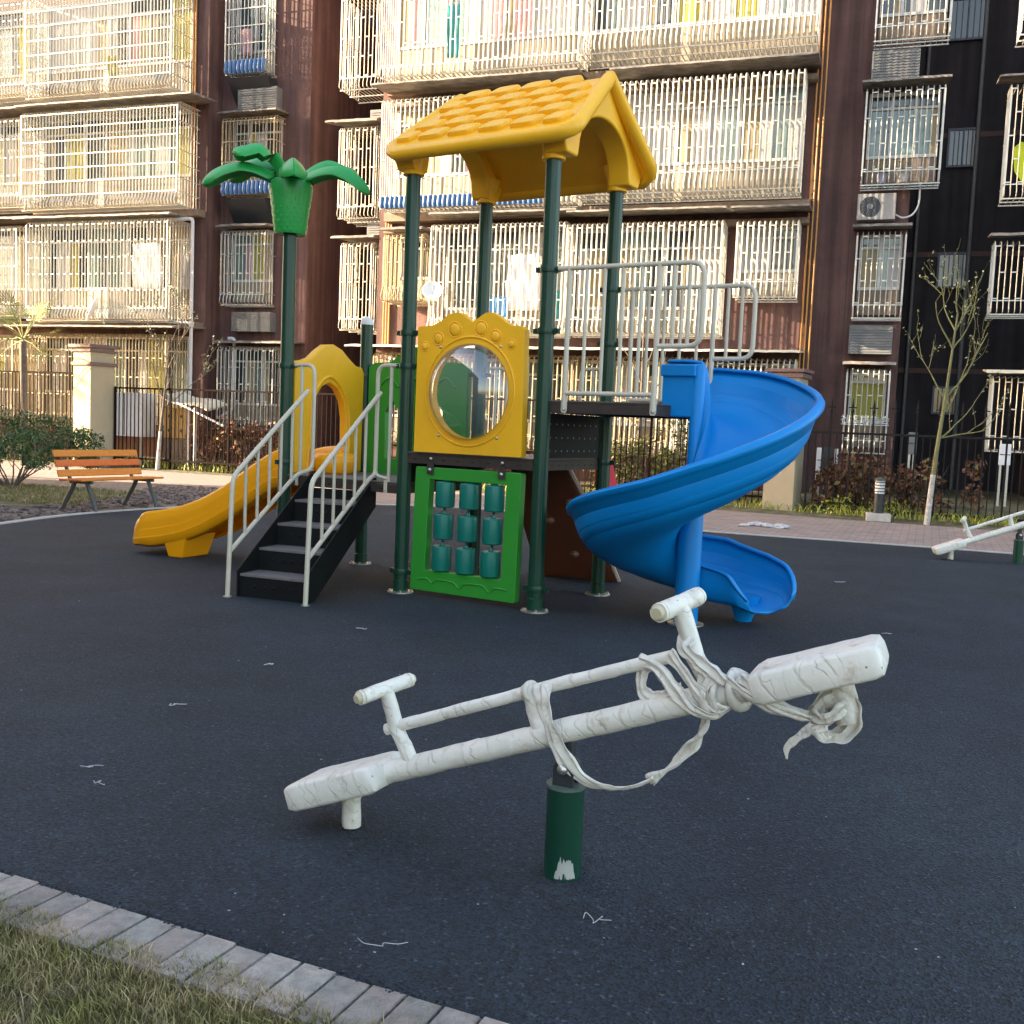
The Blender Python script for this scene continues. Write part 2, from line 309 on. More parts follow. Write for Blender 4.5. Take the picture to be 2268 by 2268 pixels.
def spline(pts, n=8):
    P = [Vector(p) for p in pts]; P = [P[0]*2-P[1]]+P+[P[-1]*2-P[-2]]; out = []
    for i in range(1, len(P)-2):
        for k in range(n):
            t = k/n; a, b, c, d = P[i-1:i+3]
            out.append(.5*((2*b)+(c-a)*t+(2*a-5*b+4*c-d)*t*t+(3*b-a-3*c+d)*t**3))
    out.append(P[-2]); return out
def bent(pts, rad=.06, n=5):             # polyline with rounded corners
    P = [Vector(p) for p in pts]; out = [P[0]]
    for i in range(1, len(P)-1):
        a = (P[i-1]-P[i]); b = (P[i+1]-P[i]); q = min(rad, a.length*.45, b.length*.45); a.normalize(); b.normalize()
        s0 = P[i]+a*q; s1 = P[i]+b*q
        for k in range(n+1):
            t = k/n; out.append(s0*(1-t)**2+P[i]*2*t*(1-t)+s1*t*t)
    out.append(P[-1]); return out
def struct(mb, name, m, **k): o = mb.build(name, m, **k); o['kind'] = 'structure'; return o

# ============================================================ GROUND
def sheet(name, poly, z, m, kind='structure'):
    mb = MB(); mb.add([(x, y, z) for x, y in poly], [tuple(range(len(poly)))]); o = mb.build(name, m); o['kind'] = kind; return o
sheet('ground', [(-300, -300), (300, -300), (300, 300), (-300, 300)], -.012, M['soil'])
KD = Vector((.914, -.406, 0)); KN = Vector((.406, .914, 0)); K0 = Vector((-1.43, 2.86, 0))     # kerb line direction
def kp(t, s): q = K0+KD*t+KN*s; return (q.x, q.y)
edge = [Vector((x, y, 0)) for x, y in [(-8.5, 6.2), (-6.9, 8.6), (-6.05, 10.9), (-5.66, 13.0), (-5.12, 14.3), (-4.2, 15.6), (-2.9, 16.5), (-1.6, 16.85), (-.2, 16.6), (1.2, 15.6), (2.66, 14.45), (4.68, 13.75), (6.39, 13.08), (10, 11.4), (16, 8.5)]]
edge = spline(edge, 6)
sheet('playground_surface', [kp(14, 0), kp(14, 2)]+[(16, 3)]+[(p.x, p.y) for p in reversed(edge)]+[kp(-7, 0)], 0, M['rubber'])
# thin pale concrete edging strip that follows the far rim of the rubber
mb = MB(); n = len(edge)
for i in range(n-1):
    a, b = edge[i], edge[i+1]
    na = Vector((-(edge[min(i+1, n-1)]-edge[max(i-1, 0)]).y, (edge[min(i+1, n-1)]-edge[max(i-1, 0)]).x, 0)).normalized()
    nb = Vector((-(edge[min(i+2, n-1)]-edge[i]).y, (edge[min(i+2, n-1)]-edge[i]).x, 0)).normalized()
    if i == 0: pa = a+na*.11
    pb = b+nb*.11; z = .012
    mb.add([(a.x, a.y, z), (b.x, b.y, z), (pb.x, pb.y, z), (pa.x, pa.y, z), (a.x, a.y, -.01), (b.x, b.y, -.01)], [(0, 1, 2, 3), (0, 4, 5, 1)]); pa = pb
struct(mb, 'concrete_edging', M['concrete'])
# paved path behind the playground
pnear = [(-12.5, 20.8), (-8.7, 20.1), (-6.2, 19.5), (-4.3, 18.7), (-3.4, 16.55)]+[(p.x+.05, p.y+.1) for p in edge if p.x > -2.8]
pfar = [(16, 13.6), (8.3, 16.7), (6.9, 17.35), (5.66, 17.85), (3.53, 19.1), (0, 20.6), (-4, 22.3), (-6.7, 23.5), (-9.1, 24.4), (-14, 26.2)]
sheet('path', pnear+pfar, -.004, M['pavers'])
# planting strip, rising gently from the path to the buildings
mb = MB(); pts = pfar[::-1]
for i in range(len(pts)-1):
    a, b = pts[i], pts[i+1]; dx, dy = FU.y*-1, FU.x
    mb.add([(a[0], a[1], 0), (b[0], b[1], 0), (b[0]+.5, b[1]+1.3, .22), (a[0]+.5, a[1]+1.3, .22), (b[0]+3, b[1]+9, .3), (a[0]+3, a[1]+9, .3)], [(0, 1, 2, 3), (3, 2, 4, 5)])
struct(mb, 'planting_strip', M['turf'])
# near kerb: one course of header bricks
mb = MB(); t = -6.5
while t < 9:
    wd = .098+random.uniform(-.003, .003); h = random.uniform(-.004, .004); s0 = random.uniform(-.006, .004)
    pr = [(t+.004, -.205), (t+wd-.004, -.205), (t+wd-.004, s0-.004), (t+.004, s0-.004)]
    top = [Vector((*kp(a, b), .014+h)) for a, b in pr]; bot = [Vector((*kp(a, b), -.02)) for a, b in pr]
    c = sum(top, Vector())/4; inn = [c+(p-c)*.94+Vector((0, 0, .004)) for p in top]
    mb.add(bot+top+inn, [(0, 1, 5, 4), (1, 2, 6, 5), (2, 3, 7, 6), (3, 0, 4, 7), (4, 5, 9, 8), (5, 6, 10, 9), (6, 7, 11, 10), (7, 4, 8, 11), (8, 9, 10, 11)])
    t += wd
struct(mb, 'kerb', mat('kerb_header_bricks', (.27, .252, .225), .9, var=.3, vscale=22, bump=.6, bscale=110, second=(.33, .27, .235), sscale=5, sfac=(.4, .6), extra=island_var(.22)))
# lawn in the near corner: turf sheet with blades
sheet('lawn', [kp(14, -.19), kp(-7, -.19), (-12, -6), (6, -8)], -.006, M['turf'])
def grass(name, n, region, zf, hmin, hmax, m, width=.0035, label=None):
    rng = np.random.default_rng(3); pos = region(rng, n); n = len(pos)
    ang = rng.uniform(0, 2*PI, n); h = rng.uniform(hmin, hmax, n); lean = rng.uniform(.1, 1.1, n)*h; la = rng.uniform(0, 2*PI, n)
    z = zf(pos); dx = np.cos(ang)*width; dy = np.sin(ang)*width
    V = np.zeros((n, 5, 3)); V[:, :, 0] = pos[:, 0, None]; V[:, :, 1] = pos[:, 1, None]; V[:, :, 2] = z[:, None]
    V[:, 0, 0] -= dx; V[:, 0, 1] -= dy; V[:, 1, 0] += dx; V[:, 1, 1] += dy
    V[:, 2, 0] += dx*.8+np.cos(la)*lean*.35; V[:, 2, 1] += dy*.8+np.sin(la)*lean*.35; V[:, 2, 2] += h*.6
    V[:, 3, 0] += -dx*.8+np.cos(la)*lean*.35; V[:, 3, 1] += -dy*.8+np.sin(la)*lean*.35; V[:, 3, 2] += h*.6
    V[:, 4, 0] += np.cos(la)*lean; V[:, 4, 1] += np.sin(la)*lean; V[:, 4, 2] += h
    me = bpy.data.meshes.new(name); base = np.arange(n)*5
    q = np.stack([base, base+1, base+2, base+3], 1); t3 = np.stack([base+3, base+2, base+4], 1)
    faces = [tuple(a) for a in q.tolist()]+[tuple(a) for a in t3.tolist()]
    me.from_pydata(V.reshape(-1, 3).tolist(), [], faces); me.materials.append(m); me.update()
    o = bpy.data.objects.new(name, me); COL.objects.link(o); tag(o, label, 'grass', kind='stuff'); return o
def near_region(rng, n):
    t = rng.uniform(-.9, 2.1, n); s = -.142-rng.uniform(0, 1, n)**1.2*1.2
    s = s + .022*np.sin(t*9)+.014*np.sin(t*23)+.01*np.sin(t*57)
    x = K0.x+KD.x*t+KN.x*s; y = K0.y+KD.y*t+KN.y*s
    dens = np.array([noise.noise(Vector((a*4.5, b*4.5, 0))) for a, b in zip(x, y)])
    keep = rng.uniform(-.75, .25, n) < dens+.28
    return np.stack([x, y], 1)[keep]
grass('grass', 80000, near_region, lambda p: np.zeros(len(p))-.004, .012, .048, M['blade'], .0016, 'short olive and straw coloured grass beside the brick kerb')
def strip_region(rng, n):
    t = rng.uniform(0, 1, n); i = np.minimum((t*(len(pts)-1)).astype(int), len(pts)-2); f = t*(len(pts)-1)-i
    P = np.array(pts); q = P[i]*(1-f)[:, None]+P[i+1]*f[:, None]; s = rng.uniform(.12, 1.3, n)
    return np.stack([q[:, 0]+s*.38, q[:, 1]+s], 1)
grass('ground_cover', 5000, strip_region, lambda p: np.zeros(len(p))+.06, .05, .20, M['leafy'], .010, 'yellow green low plants along the foot of the fence')
def patch_region(rng, n):
    x = rng.uniform(-11, -6.2, n); y = 13.4+(x+6.2)*-.35+rng.uniform(.9, 3.8, n)
    return np.stack([x, y], 1)
sheet('grass_patch', [(-6.15, 14.6), (-6.6, 13.9), (-11, 14.9), (-13, 19.5), (-9.0, 18.6), (-6.9, 17.3)], -.007, M['turf'])
grass('grass_patch_blades', 14000, patch_region, lambda p: np.zeros(len(p)), .02, .07, M['blade'], .006, 'olive grass behind the wooden bench')

mb = MB(); rk = random.Random(9)
for _ in range(1500):
    q = K0+KD*rk.uniform(-1.2, 3.0)+KN*rk.gauss(-.002, .006); ico(mb, (q.x, q.y, .016), rk.uniform(.0015, .0048), 1, .4, sc=(1, 1, .7))
tag(mb.build('rubber_crumbs', M['rubber']), 'black rubber crumbs ragged along the edge of the brick kerb', 'crumbs', kind='stuff')
wd_ = root('weed', (-1.30, 2.415, 0), 0, label='single bright lime green weed in the lawn at the lower left', cat='weed')
mb = MB()
for k in range(7):
    a = k*.9; d = Vector((math.cos(a), math.sin(a), 0)); q = Vector((-d.y, d.x, 0)); z = Vector((0, 0, 1))
    mb.add([d*.003+z*.02, d*.018-q*.010+z*.040, d*.032+z*.036, d*.018+q*.010+z*.040], [(0, 1, 2, 3)])
mb.build('leaves', mat('lime_leaf', (.30, .42, .02), .5), wd_)
for _ in range(0): pass
# soil clods between the bench and the path
mb = MB()
for _ in range(2200):
    if random.random() < .55: x, y = random.uniform(-6.6, -3.2), random.uniform(14.0, 19.3)
    else: x, y = random.uniform(-9.5, -5.7), random.uniform(11.5, 14.6)
    # keep off the rubber and the path
    q = min(edge, key=lambda e: (e.x-x)**2+(e.y-y)**2)
    ctr = Vector((0, 9, 0))
    if (Vector((x, y, 0))-ctr).length < (q-ctr).length+.25: continue
    if x > -6.2 and y > 19.5+(x+6.2)*-.4: continue
    if x < -6.6 and y > 13.9+(x+6.6)*-.3: continue
    ico(mb, (x, y, 0), random.uniform(.015, .058), 1, .3, sc=(1, 1, .6))
o = mb.build('soil_clods', M['clod']); tag(o, 'loose brown clods of dug soil around the bench', 'soil', kind='stuff')

# ============================================================ UNSEEN BLOCK ADDED OUTSIDE THE FRAME to keep the playground in shade
bl = root('shade_block', (-25, -6, 0), 0, label='unseen tall plain brown block added left of the playground to shade it', cat='building')
mb = MB(); mb.box((-6, -26, 0), (6, 24.2, 17)); mb.build('wall', M['far'], bl)
mb = MB(); mb.box((-6.3, -26.3, 17), (6.3, 24.5, 17.4)); mb.build('roof', M['cap'], bl)
mb = MB()
for k in range(12):
    for j in range(5): mb.box((6.0, -24+k*4, 1.2+j*3), (6.06, -22.2+k*4, 2.9+j*3))
wn = mb.build('window', M['glassg'], bl); wn['kind'] = 'stuff'  # window rows only dress the added shading block

# ============================================================ PLAY STRUCTURE (local x along its front, y away from the camera)
PS = root('playground_set', (-.87, 8.157, 0), R(-30.57), label='large playground set with yellow roof, two slides, stairs and plastic palm', cat='playground set')
LX, LY, LW = 1.24, 1.06, -1.275
def groove(a): d = min(abs(((a+PI/8) % (PI/4))-PI/8), 9); return .965 if d < .05 else 1
def post(x, y, h, r=.057):
    mb = MB(); mb.lathe([(r, 0), (r, h)], (x, y, 0), 64, rf=groove); o = mb.build('post', M['post'], PS, smooth=30)
    mb = MB(); mb.lathe([(.105, 0), (.105, .01), (.06, .014)], (x, y, 0.0), 28)
    for k in range(4): mb.disc((x+.085*math.cos(k*PI/2+.6), y+.085*math.sin(k*PI/2+.6), .01), .011, (0, 0, 1), .014, 6)
    mb.build('base_flange', M['steel'], o, smooth=30)
    mb = MB(); mb.lathe([(.061, .012), (.061, .10), (.057, .104)], (x, y, 0), 28); mb.build('collar', M['post'], o, smooth=30); return o
def clamp(p, x, y, z, az):
    mb = MB(); mb.lathe([(.058, z-.022), (.067, z-.022), (.069, z-.008), (.069, z+.008), (.067, z+.022), (.058, z+.022)], (x, y, 0), 28)
    for a in (az, az+PI):
        c = Vector((x+math.cos(a)*.082, y+math.sin(a)*.082, z)); q = Matrix.Rotation(a, 3, 'Z')
        mb.box(c-Vector((.022, .016, .018)), c+Vector((.022, .016, .018)), rot=q)
        mb.disc(c+Vector((math.sin(a), -math.cos(a), 0))*.016, .009, (math.sin(a), -math.cos(a), 0), .006, 8)
    mb.build('clamp', M['post'], p, smooth=35)
pFL, pFR, pBR, pBL = post(0, 0, 3.34), post(LX, 0, 3.34), post(LX, LY, 3.34), post(0, LY, 3.34)
pP, pS = post(LW, 0, 2.95), post(LW, LY, 2.27)
for p, x, y, zs in ((pFL, 0, 0, ((1.80, PI), (2.06, 0), (.17, 0))), (pFR, LX, 0, ((2.5, 0), (2.06, PI), (.17, PI))), (pBR, LX, LY, ((2.5, 0), (2.06, PI), (1.1, 0))),
                    (pBL, 0, LY, ((1.80, PI), (1.0, 0))), (pP, LW, 0, ((1.80, 0), (.98, PI/2))), (pS, LW, LY, ((1.78, 0), (1.0, 0)))):
    for z, a in zs: clamp(p, x, y, z, a)
mb = MB(); mb.lathe([(.062, 2.255), (.062, 2.275), (.055, 2.305), (.035, 2.325), (.008, 2.333)], (LW, LY, 0), 28); mb.build('post_cap', M['white'], PS, smooth=40)

# decks
def deck(name, x0, x1, y0, y1, zt, th=.082, slots=True):
    mb = MB(); mb.box((x0, y0, zt-.012), (x1, y1, zt))
    mb.box((x0, y0, zt-th), (x1, y0+.02, zt-.014)); mb.box((x0, y1-.02, zt-th), (x1, y1, zt-.014))
    mb.box((x0, y0+.022, zt-th), (x0+.02, y1-.022, zt-.014)); mb.box((x1-.02, y0+.022, zt-th), (x1, y1-.022, zt-.014))
    if slots:
        k = x0+.09
        while k < x1-.08:
            mb.box((k, y0-.0015, zt-.052), (k+.03, y0+.001, zt-.044), 1); k += .135
        for yy in [y0+.12+.11*i for i in range(int((y1-y0-.2)/.11))]: mb.box((x1-.001, yy, zt-.05), (x1+.0015, yy+.02, zt-.04), 1)
    o = mb.build(name, [M['deck'], M['hole']], PS)
    mb = MB(); mb.box((x0+.03, y0+.004, zt+.001), (x1-.03, y1-.004, zt+.007))
    mb.build('deck_plate', M['decktop'], o)
    return o
dm = deck('main_deck', .02, LX-.02, -.03, LY+.03, 1.125)
dl = deck('lower_deck', LW+.02, -.02, -.03, LY+.03, .872)
du = deck('upper_deck', LX+.02, 2.12, -.01, LY+.01, 1.555, slots=False)
mb = MB(); mb.box((LX-.03, .07, 1.135), (LX-.012, LY-.07, 1.47))
for r_ in range(3):
    for k in range(9): mb.disc((LX-.031, .14+k*.095, 1.19+r_*.10), .008, (-1, 0, 0), .003, 8, mi=1); mb.disc((LX-.011, .14+k*.095, 1.19+r_*.10), .008, (1, 0, 0), .003, 8, mi=1)  # pale discs stand in for light showing through the holes
mb.build('step_riser', [M['black'], M['decktop']], PS)
mb = MB(); mb.box((-.028, .07, .88), (-.012, LY-.07, 1.04)); mb.build('step_riser', M['black'], PS)

# roof
YM = LY/2; EZ = 3.395; RZ = 3.99; OV = .21
def slope_pt(a, b, side, n=0):     # a along x, b 0 eave..1 ridge, n normal offset
    ye = -OV if side < 0 else LY+OV; y = ye+(YM-ye)*b; z = EZ+(RZ-EZ)*b
    nn = Vector((0, (EZ-RZ) if side < 0 else (RZ-EZ), abs(YM-ye))).normalized()
    return Vector((a, y, z))+nn*n
X0, X1 = -.13, 1.49
mb = MB()
NY = 15; prof = []
for i in range(NY+1): b = i/NY; q = slope_pt(0, b, -1); prof.append((q.y, q.z))
prof2 = prof+[(LY-y, z) for y, z in prof[::-1][1:]]
k = len(prof2); secs = 30
def xend(i):                       # the ends lean in towards the ridge and round off at the eave corners
    b = 1-abs(i-(k-1)/2)/((k-1)/2); cr = max(0, .14-b)/.14
    return X0+.18*b+.11*cr**2, X1-.10*b-.11*cr**2
vs = []
for i, (y, z) in enumerate(prof2):
    x0, x1 = xend(i); z2 = z-(.035*(1-abs(i-(k-1)/2)/1.5) if abs(i-(k-1)/2) < 1.5 else 0)
    for j in range(secs+1): vs.append((x0+(x1-x0)*j/secs, y, z2))
mb.add(vs, [(i*(secs+1)+j, i*(secs+1)+j+1, (i+1)*(secs+1)+j+1, (i+1)*(secs+1)+j) for i in range(k-1) for j in range(secs)])
ro = mb.build('roof', M['yellow'], PS, smooth=30, solid=.075, bevel=.03, seg=4)
# thick rolled rim
rim = [Vector((xend(i)[0], y, z)) for i, (y, z) in enumerate(prof2)]+[Vector((xend(i)[1], y, z)) for i, (y, z) in reversed(list(enumerate(prof2)))]
rim = [p-Vector((0, 0, .005)) for p in rim]
mb = MB(); mb.tube(rim, .056, 14, closed=True); mb.build('roof_rim', M['yellow'], ro, smooth=80)
# tiles
mb = MB()
for side in (-1, 1):
    for r_ in range(5):
        b0 = .085+r_*.182; off = .0 if r_ % 2 == 0 else .14
        kk = -1
        while kk < 7:
            a0 = .0+kk*.27+off; b = b0+.075; w_ = .106; h_ = .066
            bb = 1-abs(1-b)*1; lo = X0+.18*b+.07; hi = X1-.10*b-.07
            c0, c1 = max(a0-w_, lo), min(a0+w_, hi)
            if c1-c0 > .10:
                cx = (c0+c1)/2; hw = (c1-c0)/2; rings = []
                for sc, hh in ((1.03, .03), (1.0, .048), (.965, .064), (.88, .071), (.4, .073)):
                    ring = []
                    for q in range(20):
                        t = 2*PI*q/20; ct, st = math.cos(t), math.sin(t)
                        ex = abs(ct)**.40*(1 if ct > 0 else -1); ey = abs(st)**.42*(1 if st > 0 else -1)
                        ring.append(slope_pt(cx+ex*hw*sc+.034*ey*sc, b+ey*h_*sc, side, hh))
                    rings.append(ring)
                vs = [p for r2 in rings for p in r2]; fs = [(i*20+j, i*20+(j+1) % 20, (i+1)*20+(j+1) % 20, (i+1)*20+j) for i in range(4) for j in range(20)]
                fs.append(tuple(80+j for j in range(20))); mb.add(vs, fs)
            kk += 1
mb.build('roof_tiles', M['yellow'], ro, smooth=38)
mb = MB()
for side in (-1, 1):
    for i in range(7):
        b = .1+i*.125; p = slope_pt(X0+.2, b, side, -.024); q = slope_pt(X1-.2, b, side, -.024); mb.tube([p, q], .011, 6)
mb.build('roof_rib', M['yellow'], ro, smooth=60)
# gable ends with arches, and the sleeves that sit on the posts
def gable(x, t):
    out = [(-.085, 3.30), (.085, 3.30)]
    for i in range(17):
        a = PI-PI*i/16; out.append((YM+math.cos(a)*(YM-.10), 3.37+math.sin(a)*.31))
    out += [(LY-.085, 3.30), (LY+.085, 3.30), (LY+.17, 3.46), (YM, 3.95), (-.17, 3.46)]
    mb = MB(); mb.prism(out, lambda a, b, d: (x+d, a, b), t); return mb
g = gable(LX-.04, .19); g.build('gable', M['yellow'], ro, smooth=35, bevel=.015, seg=3)
g = gable(-.10, .17); g.build('gable', M['yellow'], ro, smooth=35, bevel=.015, seg=3)
for x, y in ((0, 0), (LX, 0), (LX, LY), (0, LY)):
    mb = MB(); mb.lathe([(.078, 3.27), (.084, 3.275), (.084, 3.30), (.080, 3.31), (.084, 3.37), (.11, 3.43), (.12, 3.47)], (x, y, 0), 28); mb.build('sleeve', M['yellow'], ro, smooth=40)
# bubble panel
def outline(poly, c, angs):
    res = []
    for a in angs:
        d = (math.cos(a), math.sin(a)); best = None
        for i in range(len(poly)):
            p, q = poly[i], poly[(i+1) % len(poly)]; ex, ey = q[0]-p[0], q[1]-p[1]; den = d[0]*ey-d[1]*ex
            if abs(den) < 1e-9: continue
            t = ((p[0]-c[0])*ey-(p[1]-c[1])*ex)/den; u = ((p[0]-c[0])*d[1]-(p[1]-c[1])*d[0])/den
            if t > 0 and -1e-6 <= u <= 1+1e-6 and (best is None or t > best): best = t
        res.append((c[0]+d[0]*best, c[1]+d[1]*best))
    return res
def angles(c, *polys, n=72):
    A = [2*PI*i/n for i in range(n)]
    for p in polys: A += [math.atan2(y-c[1], x-c[0]) % (2*PI) for x, y in p]
    A = sorted(A); return [a for i, a in enumerate(A) if i == 0 or a-A[i-1] > 1e-4]
bp_ = [(.125, 1.135), (1.095, 1.135), (1.10, 1.15), (1.085, 2.07), (1.06, 2.095), (.97, 2.10)]
bp_ += [(.92, 2.125), (.86, 2.17), (.80, 2.20), (.74, 2.195), (.68, 2.16), (.63, 2.13), (.58, 2.16), (.52, 2.20), (.46, 2.205), (.40, 2.185), (.34, 2.14), (.27, 2.11), (.145, 2.105), (.13, 2.09)]
c = (.622, 1.61); A = angles(c, bp_); ou = outline(bp_, c, A); inn = [(c[0]+.345*math.cos(a), c[1]+.355*math.sin(a)) for a in A]
mb = MB(); mb.ring(ou, inn, lambda a, b, d: (a, -.055+d, b), .075); bpn = mb.build('bubble_panel', M['yellow'], PS, smooth=30, bevel=.010, seg=3)
mb = MB(); mb.tube([(c[0]+.40*math.cos(a), -.056, c[1]+.41*math.sin(a)) for a in [2*PI*i/64 for i in range(64)]], .009, 8, closed=True)
for x, z, r_ in ((.20, 1.95, .030), (.325, 2.01, .042), (.475, 2.075, .050), (.71, 2.08, .050), (.84, 2.02, .042), (.98, 1.965, .030)):
    mb.tube([(x+r_*1.15*math.cos(a), -.056, z+r_*1.15*math.sin(a)) for a in [2*PI*i/28 for i in range(28)]], .005, 6, closed=True); mb.disc((x, -.054, z), r_*.92, (0, -1, 0), .004, 20, dome=.014)
mb.build('embossed_rings', M['yellow'], bpn, smooth=50)
mb = MB(); vs = []; fs = []; NR, NA = 14, 56
for i in range(NR+1):
    t = (PI/2)*i/NR
    for j in range(NA): a = 2*PI*j/NA; vs.append((c[0]+.355*math.cos(t)*math.cos(a), -.045-.20*math.sin(t), c[1]+.365*math.cos(t)*math.sin(a)))
fs = [(i*NA+j, i*NA+(j+1) % NA, (i+1)*NA+(j+1) % NA, (i+1)*NA+j) for i in range(NR) for j in range(NA)]
mb.add(vs, fs); mb.build('bubble_window', M['bubble'], bpn, smooth=80)
for a in (.9, 2.25, 4.05, 5.37): mb = MB(); mb.disc((c[0]+.43*math.cos(a), -.055, c[1]+.43*math.sin(a)), .012, (0, -1, 0), .004, 10, dome=.008); mb.build('bolt', M['steel'], bpn, smooth=50)

# spinning-barrel panel under the deck
go = [(.12, .045), (1.075, .045), (1.085, .055), (1.10, 1.01), (1.09, 1.02), (.15, 1.02), (.14, 1.01)]; gi = [(.255, .21), (.955, .21), (.975, .925), (.275, .925)]
c = (.61, .56); A = angles(c, go, gi); mb = MB(); mb.ring(outline(go, c, A), outline(gi, c, A), lambda a, b, d: (a, -.04+d, b), .075)
gp = mb.build('barrel_panel', M['green'], PS, smooth=30, bevel=.010, seg=3)
for i, x in enumerate((.395, .617, .845)):
    mb = MB(); mb.tube([(x-.006, 0, .20), (x+.012, 0, .93)], .010, 8); mb.build('axle', M['black2'], gp, smooth=50)
    for j, z in enumerate((.315, .565, .815)):
        mb = MB(); xx = x+(z-.565)*.03
        mb.lathe([(.02, z-.105), (.066, z-.100), (.075, z-.092), (.0755, z-.075), (.0765, z-.07), (.0765, z+.07), (.0755, z+.078), (.075, z+.090), (.068, z+.098), (.02, z+.101), (.014, z+.125)], (xx, 0, 0), 32)
        mb.build('barrel', M['teal'], gp, smooth=35)
mb = MB(); mb.tube(spline([(.19, -.042, .135), (.28, -.042, .145), (.33, -.042, .115), (.38, -.042, .145), (.53, -.042, .14), (.585, -.042, .10), (.64, -.042, .14), (.80, -.042, .145), (.86, -.042, .10), (.91, -.042, .14), (1.02, -.042, .135)], 5), .007, 8)
mb.build('embossed_wave', M['green'], gp, smooth=50)
for x in (.285, .935):
    mb = MB(); mb.box((x-.03, -.052, .965), (x+.03, -.043, 1.06)); mb.disc((x, -.052, 1.0), .016, (0, -1, 0), .004, 12, dome=.01, mi=1); mb.disc((x-.005, -.033, 1.085), .014, (0, -1, 0), .004, 12, dome=.01, mi=1)
    mb.build('bracket', [M['deck'], M['steel']], gp)

# arch panel at the head of the yellow slide
ap = [(.07, .88), (.30, .88), (.31, 1.0), (.30, 1.2), (.30, 1.40), (.34, 1.55), (.42, 1.65), (.52, 1.685), (.63, 1.64), (.72, 1.53), (.755, 1.38), (.765, 1.15), (.75, 1.0), (.76, .88), (.99, .88), (1.0, 1.80), (.97, 1.85), (.88, 1.86), (.78, 1.92), (.68, 1.99), (.56, 2.03), (.46, 2.02), (.36, 1.96), (.27, 1.89), (.18, 1.86), (.10, 1.85), (.065, 1.82)]
mb = MB(); mb.prism(ap, lambda a, b, d: (LW-.05+d, a, b), .085); apn = mb.build('arch_panel', M['yellow'], PS, smooth=35, bevel=.014, seg=3)
mb = MB(); mb.tube(spline([(LW+.037, .305, .9), (LW+.037, .27, 1.25), (LW+.037, .31, 1.58), (LW+.037, .52, 1.74), (LW+.037, .74, 1.56), (LW+.037, .80, 1.25), (LW+.037, .77, .9)], 6), .016, 10); mb.build('embossed_rings', M['yellow'], apn, smooth=60)

# green back panel of the lower deck
gb = [(-1.20, .88), (-.10, .88), (-.10, 1.86), (-.16, 1.90), (-.34, 1.91), (-.48, 2.0), (-.64, 2.05), (-.80, 2.0), (-.95, 1.91), (-1.14, 1.90), (-1.20, 1.86)]
hb = [(-.99, 1.02), (-.86, 1.02), (-.83, 1.45), (-.92, 1.56), (-1.0, 1.45)]; hc = [(-.48, 1.02), (-.35, 1.02), (-.34, 1.45), (-.42, 1.56), (-.50, 1.45)]
mb = MB()                           # two halves, each a ring round its slot
for half, hole_, cc in (([(-1.20, .88), (-.665, .88), (-.665, 2.045), (-.80, 2.0), (-.95, 1.91), (-1.14, 1.90), (-1.20, 1.86)], hb, (-.92, 1.3)), ([(-.66, .88), (-.10, .88), (-.10, 1.86), (-.16, 1.90), (-.34, 1.91), (-.48, 2.0), (-.66, 2.045)], hc, (-.42, 1.3))):
    A = angles(cc, half, hole_, n=40); mb.ring(outline(half, cc, A), outline(hole_, cc, A), lambda a, b, d: (a, LY-.045+d, b), .075)
gbp = mb.build('back_panel', M['green'], PS, smooth=30)
mb = MB()
for x in (-.95, -.64, -.33): mb.tube(spline([(x-.14, LY-.048, 1.66), (x-.06, LY-.048, 1.74), (x+.02, LY-.048, 1.76), (x+.10, LY-.048, 1.68)], 5), .012, 8)
mb.build('embossed_wave', M['green'], gbp, smooth=60)

# stairs and their handrails
ph = .168; SC = Vector((-.63, 0, 0)); so_ = Vector((math.sin(ph), -math.cos(ph), 0)); sa_ = Vector((math.cos(ph), math.sin(ph), 0))
def st(s, t, z): return SC+sa_*s+so_*t+Vector((0, 0, z))
TZ = [.174, .348, .522, .697]; TF = [.98, .74, .50, .26]
mb = MB()
for s_ in (-.305, .295):
    poly = [(1.0, 0), (1.0, .20), (.02, .90), (-.02, .90), (-.02, .66), (.88, 0)]
    mb.prism(poly, lambda a, b, d: st(s_+d, a, b), .012)
sto = mb.build('stairs', M['black'], PS, bevel=.002)
for z, t in zip(TZ, TF):
    mb = MB(); P_ = lambda s, t_, z_: st(s, t_, z_)
    mb.add([P_(-.29, t, z-.02), P_(.29, t, z-.02), P_(.29, t-.25, z-.02), P_(-.29, t-.25, z-.02), P_(-.29, t, z), P_(.29, t, z), P_(.29, t-.25, z), P_(-.29, t-.25, z)], [(0, 3, 2, 1), (4, 5, 6, 7), (0, 1, 5, 4), (1, 2, 6, 5), (2, 3, 7, 6), (3, 0, 4, 7)])
    tr = mb.build('tread', M['decktop'], sto, bevel=.002)
for k, (z0, z1, t) in enumerate([(0.0, .152, .975), (.176, .326, .735), (.350, .500, .495), (.524, .675, .255), (.699, .785, .015)]):
    mb = MB(); mb.add([st(-.29, t, z0), st(.29, t, z0), st(.29, t, z1), st(-.29, t, z1), st(-.29, t-.01, z0), st(.29, t-.01, z0), st(.29, t-.01, z1), st(-.29, t-.01, z1)], [(0, 1, 2, 3), (7, 6, 5, 4), (3, 2, 6, 7), (0, 4, 5, 1), (1, 5, 6, 2), (0, 3, 7, 4)])
    if k < 4:
        for i in range(5): mb.disc(st(-.16+i*.085, t, z0+.085), .013, so_, .002, 12, dome=.009)
    mb.build('riser', M['black'], sto)
